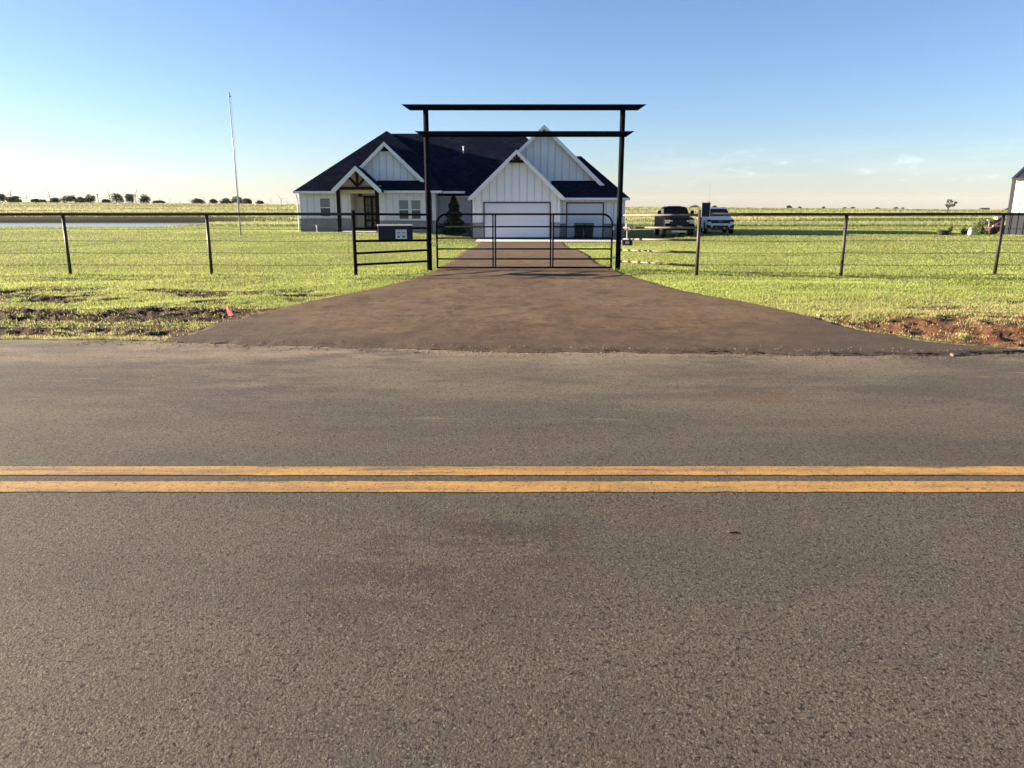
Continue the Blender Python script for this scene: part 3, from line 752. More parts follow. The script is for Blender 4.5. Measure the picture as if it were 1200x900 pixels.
# main roof, ridge along the front
rz = Z(156.5, 65); ra = apx.x
main = MB()
xe = X(640, 65, 6)
xr_end = X(612, 65, 7)
main.add([(ra, 58.5, zE3 + .02), (xe + 3.2, 58.5, zE3 + .02), (xe + 3.2, 71.6, zE3 + .02), (ra, 71.6, zE3 + .02), (ra, 65, rz), (xr_end, 65, rz)],
         [(0, 3, 2, 1), (0, 1, 5, 4), (1, 2, 5), (2, 3, 4, 5), (3, 0, 4)])
main.build('roof', 'shingles', house)
MB().box(X(509, 58.5) , X(556, 58.5), 58.47, 58.53, zE3 - .14, zE3 + .017).build('fascia', 'white_trim', house)
# right block hip
rb = P(681, 183, 58.6)
xre = X(738, 54.05, 2.2)
hip('roof', X(640, 58), xre, 54.05, 63.2, zE5, X(650, 58.6), rb.x, 58.6, 58.6, rb.z)
hip('roof', X(600, 60), xre - .3, 60.0, 72.5, zE5, X(640, 66), xre - 4.0, 66.2, 66.2, rb.z + .15, fascia=False)
# bay skirt roof
hip('roof', X(436, DB - .4), X(517, DB - .4, 2.7), DB - .42, 63, zE2, X(460, 60), X(500, 60), 59.8, 59.8, Z(209.7, 57.2) + 1.4)
# front gables: two roof slabs, barge boards, boarded face
def gable(px_l, px_r, px_apex, py_apex, D, y_face, y_back, zbase, face_z0, ov=.35, over=.35, bargew=.2, face_mat='white_siding', face=True, vent=False):
    a = P(px_apex, py_apex, D); xl_, xr_ = px_l, px_r
    hw = (xr_ - xl_) / 2; xc = a.x; slope = (a.z - zbase) / hw
    L = math.hypot(hw, a.z - zbase)
    nvec = Vector((slope, 0, 1)).normalized()
    rf = MB()
    for sgn in (-1, 1):
        p0 = Vector((xc, D, a.z)); p1 = Vector((xc + sgn * hw, D, zbase)); dn = Vector((-sgn * slope * -1, 0, 0))
        n_ = Vector((sgn * slope, 0, 1)).normalized() * .12
        vs = []
        for yy in (D, y_back):
            for q in (p0, p1): vs.append(Vector((q.x, yy, q.z)))
        vs2 = [v - Vector((0, 0, .17)) for v in vs]
        rf.add(vs + vs2, [(0, 1, 3, 2), (4, 6, 7, 5), (0, 4, 5, 1), (2, 3, 7, 6), (1, 5, 7, 3), (0, 2, 6, 4)])
    r_ = rf.build('gable_roof', 'shingles', house)
    bb = MB(); h = bargew / math.cos(math.atan(slope))
    for sgn in (-1, 1):
        tip = xc + sgn * (hw + .02)
        q = [(xc, a.z + .012), (tip, zbase - .02 * slope + .012), (tip, zbase - h * .55), (tip - sgn * .25, zbase - h * .55), (xc, a.z - h)]
        bb.prism(q, D - .06, D - .003)
    bb.build('barge_board', 'white_trim', house)
    sf = MB()
    for sgn in (-1, 1):
        sf.add([(xc, D, a.z - .175), (xc + sgn * hw, D, zbase - .175), (xc + sgn * hw, y_face, zbase - .175), (xc, y_face, a.z - .175),
                (xc, D, a.z - .20), (xc + sgn * hw, D, zbase - .20), (xc + sgn * hw, y_face, zbase - .20), (xc, y_face, a.z - .20)],
               [(0, 1, 2, 3), (7, 6, 5, 4), (0, 4, 5, 1), (1, 5, 6, 2), (2, 6, 7, 3), (3, 7, 4, 0)])
    sf.build('soffit', 'white_trim', house)
    if face:
        bt = MB(); fw = MB(); zt = a.z - .17
        xa_ = xc - (zt - face_z0) / slope; xb_ = xc + (zt - face_z0) / slope
        lim = hw - .3
        xa_, xb_ = max(xa_, xc - lim), min(xb_, xc + lim)
        zA = zt - (xc - xa_) * slope
        poly = [(xa_, face_z0), (xb_, face_z0), (xb_, zA), (xc, zt), (xa_, zA)] if zA > face_z0 + .01 else [(xa_, face_z0), (xb_, face_z0), (xc, zt)]
        fw.prism(poly, y_face, y_face + .2)
        for i in range(math.ceil((xa_ + .05) / BATT), math.floor((xb_ - .05) / BATT) + 1):
            bx = i * BATT; zt2 = zt - abs(bx - xc) * slope - .03
            if zt2 > face_z0 + .1: bt.box(bx - .022, bx + .022, y_face - .03, y_face - .002, face_z0 + .01, zt2)
        o = fw.build('gable_wall', face_mat, house, extra=(bt, 'siding_joint'))
        if vent:
            MB().prism([(xc - .33, zt - .42 - .05), (xc + .33, zt - .42 - .05), (xc, zt - .42 + .30)], y_face - .05, y_face - .03).build('gable_vent', 'dark_wood', house)
    return a, slope
# garage gable
w1 = (X(660.5, DG - .5) - X(549, DG - .5)) / 2; ax = X(605.3, DG - .5, 5)
ga, gs = gable(ax - w1, ax + w1, 605.3, 175.5, DG - .5, DG, 61, Z(231.5, DG - .5), zE4 + .253)
# exposed timber truss in the garage gable peak
tz = Z(188.5, DG - .2); hwid = (ga.z - .25 - tz) / gs
tr = MB().box(ga.x - hwid - .02, ga.x + hwid + .02, DG - .3, DG - .12, tz - .12, tz + .06)
tr.box(ga.x - .06, ga.x + .06, DG - .28, DG - .14, tz + .063, ga.z - .28)
for s_ in (-1, 1): tr.bar((ga.x + s_ * .07, DG - .21, tz + .07), (ga.x + s_ * hwid * .55, DG - .21, tz + .07 + hwid * .42 * gs), .1, .1)
tr.build('gable_truss', 'dark_wood', house)
# big gable behind the garage
DBG = 55.4
zb2 = Z(222.5, DBG); ax2 = X(637.8, DBG, 7); w2 = X(713.6, DBG, 2.5) - ax2
gable(ax2 - w2, ax2 + w2, 637.8, 146.2, DBG, DBG + .45, 65.5, zb2, zb2 - .3, vent=True)
# bay gable
DBY = 57.0
ax3 = X(449.8, DBY, 6); w3 = X(496.5, DBY, 3.5) - ax3
gable(ax3 - w3, ax3 + w3, 449.8, 166.2, DBY, DBY + .4, 64, Z(210.7, DBY), Z(210.7, DBY) - .35, vent=True)
# porch gable with timber truss
DP = 55.0
ax4 = X(416.3, DP, 4); w4 = X(446.4, DP, 2.7) - ax4
pa, ps_ = gable(ax4 - w4, ax4 + w4, 416.3, 194.4, DP, DP + .9, 62, Z(222.5, DP), Z(222.5, DP) - .1, bargew=.24, face_mat='porch_siding')
yb_ = DP + .45; bz0, bz1 = Z(222.4, yb_), Z(218.8, yb_)
px0, px1 = X(398, yb_), X(443, yb_)
t_ = MB().box(px0 - .3, px1 + .3, yb_ - .1, yb_ + .1, bz0, bz1)
t_.box(pa.x - .09, pa.x + .09, yb_ - .08, yb_ + .08, bz1 + .002, pa.z - .35)
for s_ in (-1, 1): t_.bar((pa.x + s_ * .10, yb_, bz1 + .12), (pa.x + s_ * .78, yb_, bz1 + .86), .14, .16)
t_.box(px0 - .09, px0 + .09, yb_ + .105, 58, bz0 + .02, bz1 - .02).box(px1 - .09, px1 + .09, yb_ + .105, 56.5, bz0 + .02, bz1 - .02)
t_.build('porch_truss', 'dark_wood', house)
for xx in (px0, px1):
    MB().box(xx - .12, xx + .12, yb_ - .12, yb_ + .12, LF - .1, bz0 - .003).build('porch_post', 'dark_wood', house)
MB().box(ax4 - w4 + .25, ax4 + w4 - .25, DP + .9, DRC - .02, bz1 + .05, bz1 + .1).build('porch_ceiling', 'porch_siding', house)
# gutters' downspouts, roof vents
def spout(px, D, zt, zb, dark=True):
    x = X(px, D); MB().path([(x, D - .42, zt - .1), (x, D - .3, zt - .28), (x, D - .1, zt - .45), (x, D - .1, zb)], .05, 8).build('downspout', 'dark_trim' if dark else 'white_trim', house)
spout(506, DB - .05, zE2, LF - .1); spout(552, DM - .1, zE3, LF + .0, False); spout(717, DR_ - .02, zE5, GF, False); spout(350.5, DLW, zE1, LF - .1, False)
vp = P(543, 172, 62); MB().path([vp - Vector((0, 0, .5)), vp + Vector((0, 0, -.02))], .045, 8).lathe([(.075, 0), (.075, .06)], vp + Vector((0, 0, -.02)), 8).build('roof_vent_pipe', 'white_trim', house)

# ------------------------------------------------------------------ things by the house
# tall conical shrub in the recess
def leaves_mesh(name, pts, size, tone, mat='leaves', parent=None, jit=.25):
    n = len(pts); pts = np.asarray(pts)
    a = rng.normal(size=(n, 3)); a /= np.linalg.norm(a, axis=1)[:, None]; b = rng.normal(size=(n, 3)); b -= (b * a).sum(1)[:, None] * a; b /= np.linalg.norm(b, axis=1)[:, None]
    s = (size * rng.uniform(.6, 1.3, n))[:, None]
    co = np.stack([pts - a * s, pts + b * s * .6, pts + a * s, pts - b * s * .6], 1)
    off = np.array(BASE.get(parent.name, Vector((0, 0, 0)))) if parent else 0
    co = (co - off).reshape(-1, 3).astype(np.float32)
    me = bpy.data.meshes.new(name); me.vertices.add(4 * n); me.vertices.foreach_set('co', co.ravel())
    me.loops.add(4 * n); me.loops.foreach_set('vertex_index', np.arange(4 * n, dtype=np.int32)); me.polygons.add(n)
    me.polygons.foreach_set('loop_start', np.arange(0, 4 * n, 4, dtype=np.int32)); me.update(calc_edges=True)
    col = np.array(tone)[None] * rng.uniform(1 - jit * 2, 1 + jit * 2, (n, 1)); col = np.repeat(np.concatenate([col, np.ones((n, 1))], 1), 4, 0).astype(np.float32)
    at = me.attributes.new('tone', 'FLOAT_COLOR', 'POINT'); at.data.foreach_set('color', col.ravel())
    me.materials.append(MATS[mat]); o = bpy.data.objects.new(name, me); C.objects.link(o)
    if parent: o.parent = parent
    return o
sx_, sy_ = X(532, 56.9), 56.9
shr = thing('conical_shrub', (sx_, sy_, gz(sx_, sy_)), 'tall dark green cone shaped evergreen shrub in front of the recessed wall', 'shrub')
pts = []
H = 2.75
for _ in range(5200):
    t = random.random() ** 1.25; rr = .82 * (1 - t) ** .7 + .08; rr *= .75 + .35 * math.sin(t * 14 + random.random() * 1.2) ** 2
    a = random.uniform(0, 6.283); q = rr * random.random() ** .35
    pts.append((sx_ + q * math.cos(a), sy_ + q * math.sin(a), gz(sx_, sy_) + .12 + t * H))
leaves_mesh('crown', pts, .06, (.022, .040, .018), parent=shr)
MB().path([(sx_, sy_, gz(sx_, sy_) - .05), (sx_, sy_, gz(sx_, sy_) + 2.2)], .05, 6).build('trunk', 'bark', shr)
# wheelie bins at the small garage door
def bin_(px0, px1, label, lidmat='green_lid'):
    y = 53.6; xa, xb = X(px0, y), X(px1, y); xc = (xa + xb) / 2; hw = (xb - xa) / 2; z0 = GF + .022; z1 = Z(261.5, y)
    t = thing('wheelie_bin', (xc, y, z0), label, 'bin', 'wheelie bins by the small garage door')
    hgt = z1 - z0
    b = MB().add([(xc - hw * .8, y - .28, z0 + .05), (xc + hw * .8, y - .28, z0 + .05), (xc + hw * .8, y + .2, z0 + .05), (xc - hw * .8, y + .2, z0 + .05),
                  (xc - hw * .96, y - .38, z0 + hgt * .9), (xc + hw * .96, y - .38, z0 + hgt * .9), (xc + hw * .96, y + .38, z0 + hgt * .9), (xc - hw * .96, y + .38, z0 + hgt * .9)],
                 [(0, 3, 2, 1), (4, 5, 6, 7), (0, 1, 5, 4), (1, 2, 6, 5), (2, 3, 7, 6), (3, 0, 4, 7)])
    b.box(xc - .12, xc + .12, y - .40, y - .36, z0 + hgt * .55, z0 + hgt * .68)
    b.build('body', 'bin_black', t, bevel=.015)
    MB().prism([(y - .44, z0 + hgt * .905), (y + .40, z0 + hgt * .905), (y + .40, z0 + hgt * .96), (y + .1, z0 + hgt * 1.02), (y - .3, z0 + hgt * 1.0), (y - .44, z0 + hgt * .94)], xc - hw, xc + hw, 'x').build('lid', lidmat, t, bevel=.01)
    for s_ in (-1, 1): MB().lathe([(.12, -.025), (.12, .025)], (xc + s_ * (hw * .8 + .03), y + .28, z0 + .12), 14, 'x').build('wheel', 'rubber', t)
bin_(673.2, 684.0, 'black wheelie bin with green lid, left one of the pair at the small garage door')
bin_(684.6, 695.6, 'black wheelie bin with green lid, right one of the pair at the small garage door')
# small white standpipe in front of left wing
q = G(371, 271.8); q.y = 57.2; q.x = X(371, 57.2); q.z = gz(q.x, q.y)
sp_ = thing('standpipe', q, 'short white standpipe in front of the brick base of the left wing', 'pipe')
MB().path([q + Vector((0, 0, -.05)), q + Vector((0, 0, .42))], .05, 8).build('pipe', 'pole_white', sp_); MB().lathe([(.07, 0), (.07, .06), (.02, .09)], q + Vector((0, 0, .42)), 10).build('cap', 'pole_white', sp_)

# flagpole
D = 50.0; fx_ = X(281, D); fz = gz(fx_, D)
top = P(268.6, 111, D); hgt = top.z - fz
fp = thing('flagpole', (fx_, D, fz), 'tall bare white flagpole standing on the lawn left of the house', 'flagpole')
MB().path([(fx_, D, fz - .1), (fx_, D, fz + hgt * .5), (fx_ + .0, D, fz + hgt)], .06, 10, rad=[.050, .042, .030]).build('pole', 'pole_white', fp, smooth=True)
MB().lathe([(.01, 0), (.05, .02), (.07, .07), (.05, .12), (.01, .14)], (fx_, D, fz + hgt), 10).build('finial', 'gold', fp, smooth=True)
MB().box(fx_ + .03, fx_ + .13, D - .02, D + .02, fz + hgt - .14, fz + hgt - .05).build('pulley', 'galvanised', fp)
MB().path([(fx_ + .12, D, fz + hgt - .1), (fx_ + .1, D - .02, fz + 1.3)], .008, 5).build('halyard', 'pole_white', fp)
MB().box(fx_ + .055, fx_ + .085, D - .03, D + .03, fz + 1.2, fz + 1.4).build('cleat', 'galvanised', fp)

# ------------------------------------------------------------------ fences, gateway, gate
FY, GY = 17.7, 19.15
ZR = Z(251, FY)                                  # rail height
def fence(posts, end_x, label, wires_px=(268, 282, 296, 310), side='l'):
    t = thing('pipe_fence', ((posts[0] + end_x) / 2, FY, 0), label, 'fence')
    x0, x1 = min(posts[0], end_x), max(posts[0], end_x)
    for x in posts[1:]:
        lean = random.uniform(-.012, .012)
        MB().path([(x, FY, -.1), (x + lean, FY, ZR - .02)], .037, 12).build('post', 'bronze_pipe', t, smooth=True)
    MB().path([(x0, FY, ZR)] + [(x0 + (x1 - x0) * i / 12, FY, ZR + random.uniform(-.006, .006)) for i in range(1, 12)] + [(x1, FY, ZR)], .033, 12).build('top_rail', 'bronze_pipe', t, smooth=True)
    for k, py in enumerate(wires_px):
        z = Z(py, FY); mb = MB(); allp = sorted(posts + [end_x]); pts_ = []
        for a, b in zip(allp[:-1], allp[1:]):
            sag = random.uniform(.004, .02)
            for i in range(9): u = i / 8; pts_.append((a + (b - a) * u, FY - .042, z - sag * 4 * u * (1 - u)))
        mb.path(pts_, .0045, 5, cap=False)
        x = x0 + .1
        while x < x1:                              # twisted barbs
            mb.bar((x - .012, FY - .042, z - .016), (x + .012, FY - .042, z + .014), .004, .004); mb.bar((x + .014, FY - .05, z - .014), (x - .010, FY - .034, z + .016), .004, .004)
            x += .125
        mb.build('wire', 'wire', t)
    return t
CXL, CXR = X(416, FY), X(817.5, FY)
fence([CXL, X(246, FY), X(79.5, FY), X(-92, FY), X(-262, FY), X(-432, FY)], X(-600, FY), 'left roadside fence of brown pipe with top rail and barbed wires')
fence([CXR, X(988, FY), X(1169, FY), X(1345, FY), X(1520, FY)], X(1690, FY), 'right roadside fence of brown pipe with top rail and barbed wires')
# gateway
gy_l, gy_r = GY, GY
GL, GRx = X(501.5, GY, 1.8), X(726.5, GY, 1.8)
zb1, zb2_ = Z(125.8, GY), Z(157.7, GY)
arch = thing('gateway_frame', ((GL + GRx) / 2, GY, 0), 'tall black steel gateway of two posts and two overhead beams across the driveway', 'gateway')
for x in (GL, GRx):
    MB().path([(x, GY, -.15), (x, GY, zb1 - .06)], .066, 16).build('post', 'black_pipe', arch, smooth=True)
def beam(pxa, pxb, z, yy, r_):
    xa, xb = X(pxa, yy, z), X(pxb, yy, z)
    mb = MB().path([(xa + .1, yy, z), (xb - .1, yy, z)], r_, 16, planes=[-1.5, 1.5]); o = mb.build('beam', 'black_pipe', arch); return o
beam(470.5, 757.5, zb1, GY, .072); beam(486, 743.5, zb2_, GY - .137, .070)
# wing panels: rails between gateway post and fence corner post
def wing(xg, xc, pys_g, pys_c, label, mat, post_mat, topcap):
    t = thing('rail_fence', ((xg + xc) / 2, (GY + FY) / 2, 0), label, 'fence')
    MB().path([(xc, FY, -.12), (xc, FY, ZR + topcap)], .042, 14).build('corner_post', post_mat, t, smooth=True)
    for a, b in zip(pys_g, pys_c):
        s_ = 1 if xc < xg else -1
        p0 = Vector((xg - s_ * .07, GY - .04, Z(a, GY))); p1 = Vector((xc + s_ * .03, FY + .03, Z(b, FY)))
        MB().path([p0, p1], .028, 12).build('rail', mat, t, smooth=True)
    return t
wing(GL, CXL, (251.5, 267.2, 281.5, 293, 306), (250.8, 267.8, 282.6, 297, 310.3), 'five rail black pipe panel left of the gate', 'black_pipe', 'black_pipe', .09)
wing(GRx, CXR, (252.3, 266.8, 280.2, 293, 306), (252, 267, 281.5, 296, 311.5), 'five rail weathered rusty pipe panel right of the gate, with sunlight in its colour', 'sunlit_weathered_pipe', 'bronze_pipe', .10)
# gate
gyy = GY - .02
g0, g1 = X(512, gyy, .8), X(717, gyy, .8)
zt_, zbt = Z(251, gyy), Z(313.5, gyy)
gate = thing('farm_gate', ((g0 + g1) / 2, gyy, 0), 'closed black six rail tube gate with rounded top corners across the driveway', 'gate')
rr = .26; pts_ = [(g0, gyy, zbt), (g0, gyy, zt_ - rr)] + [(g0 + rr - rr * math.cos(a), gyy, zt_ - rr + rr * math.sin(a)) for a in [R(q) for q in (15, 30, 45, 60, 75, 90)]]
pts_ += [(g1 - rr + rr * math.sin(a), gyy, zt_ - rr + rr * math.cos(a)) for a in [R(q) for q in (0, 15, 30, 45, 60, 75, 90)]] + [(g1, gyy, zbt)]
MB().path(pts_, .024, 12).path([(g0 - .02, gyy, zbt), (g1 + .02, gyy, zbt)], .0238, 12).build('frame', 'black_pipe', gate, smooth=True)
for py in (265.7, 279, 291.7, 303.4):
    MB().path([(g0 + .02, gyy, Z(py, gyy)), (g1 - .02, gyy, Z(py, gyy))], .021, 10).build('rail', 'black_pipe', gate, smooth=True)
for px in (577.7, 580.8, 645.2, 648.2):
    x = X(px, gyy, .8); MB().box(x - .016, x + .016, gyy - .034, gyy - .022, zbt + .02, zt_ - .02).build('upright', 'black_pipe' , gate)
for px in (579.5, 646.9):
    x = X(px, gyy, .8); MB().box(x - .009, x + .009, gyy - .030, gyy - .022, zbt + .02, zt_ - .02).build('upright_sunlit_strip', 'galvanised', gate)  # added pale strips paint the sunlit side of the uprights
for z in (zbt + .25, zt_ - .35): MB().path([(g1, gyy, z), (GRx - .03, GY, z)], .012, 8).lathe([(.03, -.04), (.03, .04)], (g1 + .03, gyy, z), 8).build('hinge', 'galvanised', gate)
zc = Z(283, gyy); ch = MB()
n = 12; xa, xb = GL + .05, g0 + .03
ch.path([(xa + (xb - xa) * i / n, gyy - .03, zc - .10 * 4 * (i / n) * (1 - i / n)) for i in range(n + 1)], .008, 6, rad=[.005 + .005 * (i % 2) for i in range(n + 1)]).build('chain', 'galvanised', gate)
# parcel box hung on the left wing
BD = 18.05; bn = Vector((.20, -1, 0)).normalized(); bt_ = Vector((-bn.y, bn.x, 0)); bc = Vector((X(463.5, BD, 1), BD, 0)); bhw = 19.8 / F * 17.9 
zb0, zbT = Z(281.2, BD), Z(265, BD)
bxr = thing('parcel_box', bc + Vector((0, 0, zb0)) - bn * .2, 'black parcel box with white notice hung on the pipe panel left of the gate', 'box')
def oriented(mb, a, b, o0, o1, z0, z1, slope=0.):   # a..b along the front, o0..o1 outwards from the front
    def q_(u, o_, z): w_ = bc + bt_ * u + bn * o_; return Vector((w_.x, w_.y, z))
    q = [q_(a, o1, z0), q_(b, o1, z0), q_(b, o0, z0), q_(a, o0, z0), q_(a, o1, z1), q_(b, o1, z1), q_(b, o0, z1 + slope), q_(a, o0, z1 + slope)]
    return mb.add(q, [(0, 3, 2, 1), (4, 5, 6, 7), (0, 1, 5, 4), (1, 2, 6, 5), (2, 3, 7, 6), (3, 0, 4, 7)])
oriented(MB(), -bhw, bhw, -.42, 0, zb0, zbT).build('body', 'black_plastic', bxr, bevel=.01)
oriented(MB(), -bhw - .012, bhw + .012, -.43, .015, zbT + .002, zbT + .014, .02).build('lid', 'lid_grey', bxr)
na, nb = .00, .265; zn0, zn1 = Z(280, BD), Z(269, BD)
oriented(MB(), na, nb, .002, .006, zn0, zn1).build('notice', 'sign_white', bxr)
ink = MB(); hN = zn1 - zn0
def inkbar(a, b, c, d): oriented(ink, na + (nb - na) * a, na + (nb - na) * b, .0062, .008, zn0 + hN * c, zn0 + hN * d)
inkbar(.2, .8, .86, .89); inkbar(.1, .42, .62, .70); inkbar(.52, .9, .62, .70); inkbar(.15, .85, .5, .52); inkbar(.15, .38, .15, .32); inkbar(.62, .82, .15, .35); inkbar(.45, .56, .42, .46)
ink.build('notice_text', 'sign_ink', bxr)
# solar panel and antenna on the right corner post
sp0, sp1 = X(822.3, FY - .1, 1.7), X(832.6, FY - .1, 1.7); sz0, sz1 = Z(254.5, FY - .1), Z(237.2, FY - .1)
sol = thing('solar_panel', (CXR, FY, ZR + .1), 'small upright solar panel in a pale frame on the right corner post', 'solar panel')
MB().box(sp0, sp0 + .012, FY - .13, FY - .10, sz0, sz1).box(sp1 - .012, sp1, FY - .13, FY - .10, sz0, sz1).box(sp0 + .012, sp1 - .012, FY - .13, FY - .10, sz0, sz0 + .012).box(sp0 + .012, sp1 - .012, FY - .13, FY - .10, sz1 - .012, sz1).build('frame', 'alu', sol)
MB().box(sp0 + .012, sp1 - .012, FY - .125, FY - .112, sz0 + .012, sz1 - .012).build('cell_panel', 'solar_cell', sol)
MB().bar((CXR, FY, ZR + .05), (sp0 + .08, FY - .1, ZR + .07), .03, .03).build('bracket', 'galvanised', sol)
ant = thing('antenna', (X(826, FY), FY - .09, sz1), 'thin whip antenna rising above the small solar panel', 'antenna')
MB().path([(X(826, FY), FY - .09, sz1 - .05), (X(826, FY), FY - .09, sz1 + .03)], .012, 8).build('base', 'black_plastic', ant)
MB().path([(X(826, FY), FY - .09, sz1 + .03), (X(826.6, FY), FY - .09, Z(214, FY))], .0026, 6).build('whip', 'wire', ant)
# gate opener: actuator bracket and battery box
ox = X(733.5, 18.9); 
op = thing('gate_opener', (ox, 18.9, 0.5), 'gate opener bracket with dark battery box beside the right gateway post', 'gate opener')
zq = Z(284, 18.8)
MB().box(X(728.5, 18.85), X(739.5, 18.85), 18.68, 18.88, zq - .07, zq + .06).build('battery_box', 'black_plastic', op, bevel=.008)
MB().box(X(731.5, 18.8), X(736, 18.8), 18.672, 18.678, zq - .035, zq + .03).build('battery_label', 'sign_white', op)
zq2 = Z(265, 18.8)
MB().box(X(732, 18.85), X(738, 18.85), 18.70, 18.86, zq2 - .03, zq2 + .06).bar((X(738, 18.85), 18.78, zq2), (X(742, 18.85), 18.70, zq2 - .05), .04, .04).build('control_box', 'galvanised', op)
MB().path([(X(734, 18.9), 18.88, zq), (X(734, 18.9), 18.88, zq2)], .014, 8).build('mount', 'galvanised', op)

# pink marker flag, pale stone
q = G(267, 371)
mf = thing('marker_flag', q, 'small pink marker flag on a wire at the left edge of the driveway', 'marker flag')
MB().path([q + Vector((0, 0, -.03)), q + Vector((-.01, 0, .16))], .003, 6).build('wire', 'wire', mf)
MB().add([q + Vector((-.008, 0, .155)), q + Vector((.02, -.03, .145)), q + Vector((.105, -.05, .03)), q + Vector((.02, -.01, .015)), q + Vector((-.006, .004, .02)),
          q + Vector((-.008, .003, .155)), q + Vector((.02, -.027, .145)), q + Vector((.105, -.047, .03)), q + Vector((.02, -.007, .015)), q + Vector((-.006, .007, .02))],
         [(0, 1, 2, 3, 4), (9, 8, 7, 6, 5), (0, 5, 6, 1), (1, 6, 7, 2), (2, 7, 8, 3), (3, 8, 9, 4), (4, 9, 5, 0)]).build('flag', 'pink_vinyl', mf)
def stone(p, r, mat, label, name='stone'):
    mb = MB(); ph = [(0, 1)] ; N = 10
    prof = []
    for i in range(6):
        a = math.pi * i / 5 - math.pi / 2
        prof.append((max(.02, math.cos(a)) * r, math.sin(a) * r * .6))
    mb.lathe(prof, p, N); 
    for v in mb.v: 
        d = v - Vector(p); v += d * random.uniform(-.25, .25)
    o = mb.build(name, mat); recenter(o, p); tag(o, label, 'stone'); return o
pp = G(960, 372); stone(pp + Vector((0, 0, .03)), .045, 'pale_rock', 'pale pink stone at the right edge of the driveway')
pp = G(1116, 417.5); stone(pp + Vector((0, 0, .018)), .026, 'pale_rock', 'flat pale stone lying on the right tip of the driveway edge')
q = G(857, 625); lf = MB()
pts_ = [(-.025, 0, .002), (-.012, .010, .005), (.012, .009, .003), (.028, -.002, .006), (.010, -.009, .004), (-.012, -.009, .007)]
lf.add([q + Vector((a, b, c + .006)) for a, b, c in pts_] + [q + Vector((a, b, c + .002)) for a, b, c in pts_], [tuple(range(6)), tuple(range(11, 5, -1))] + [(i, (i + 1) % 6, (i + 1) % 6 + 6, i + 6) for i in range(6)])
lo = lf.build('dry_leaf', 'leaf_brown'); recenter(lo, q); tag(lo, 'small curled dark dry leaf lying on the near lane of the road', 'leaf')
# loose gravel at the join of road and drive
gm = MB()
for _ in range(1500):
    x = random.uniform(-5.2, 7.0); yb0 = float(np.interp(x, fx, fy)); y = yb0 + random.gauss(-.05, .13); r_ = random.uniform(.004, .013)
    z = .008 + (.03 if y > yb0 + .08 else 0)
    c_ = Vector((x, y, z)); vs = [c_ + Vector((random.uniform(.6, 1) * r_ * a, random.uniform(.6, 1) * r_ * b, random.uniform(.5, .9) * r_ * c)) for a, b, c in ((1, 0, 0), (-1, 0, 0), (0, 1, 0), (0, -1, 0), (0, 0, 1), (0, 0, -1))]
    gm.add(vs, [(0, 2, 4), (2, 1, 4), (1, 3, 4), (3, 0, 4), (2, 0, 5), (1, 2, 5), (3, 1, 5), (0, 3, 5)])
gr = kind(gm.build('gravel', 'asphalt'), 'stuff'); tag(gr, 'loose gravel scattered where the driveway meets the road', 'gravel')

# ------------------------------------------------------------------ vehicles
def loft(sections):                              # sections: list of rings (same count) -> skin
    mb = MB(); n = len(sections[0])
    for s_ in sections: mb.v += [Vector(q) for q in s_]
    for i in range(len(sections) - 1):
        for k in range(n): a = i * n + k; b = i * n + (k + 1) % n; mb.f.append((a, b, b + n, a + n))
    mb.f.append(tuple(range(n))[::-1]); mb.f.append(tuple((len(sections) - 1) * n + k for k in range(n)))
    return mb
def xsec(y, hw, z0, z1, r_=.12, topin=0.):       # rounded cross section in xz at y
    return [(-hw + r_ * .5, y, z0), (hw - r_ * .5, y, z0), (hw, y, z0 + r_), (hw, y, (z0 + z1) / 2), (hw - topin * .4, y, z1 - r_), (hw - topin - r_, y, z1),
            (-hw + topin + r_, y, z1), (-hw + topin * .4, y, z1 - r_), (-hw, y, (z0 + z1) / 2), (-hw, y, z0 + r_)]
def wheel(t, x, y, r_=.39, wd=.26, mat='chrome'):
    wn_ = MB().lathe([(r_ * .6, -wd / 2), (r_ * .94, -wd / 2), (r_, -wd / 2 + .03), (r_, wd / 2 - .03), (r_ * .94, wd / 2), (r_ * .6, wd / 2)], (x, y, r_), 24, 'x').build('wheel', 'rubber', t)
    s_ = 1 if x > 0 else -1
    MB().lathe([(r_ * .58, 0), (r_ * .5, s_ * .02), (r_ * .2, s_ * .0), (.03, s_ * .04)], (x + s_ * (wd / 2 - .0), y, r_), 20, 'x').build('rim', mat, wn_)
    return wn_
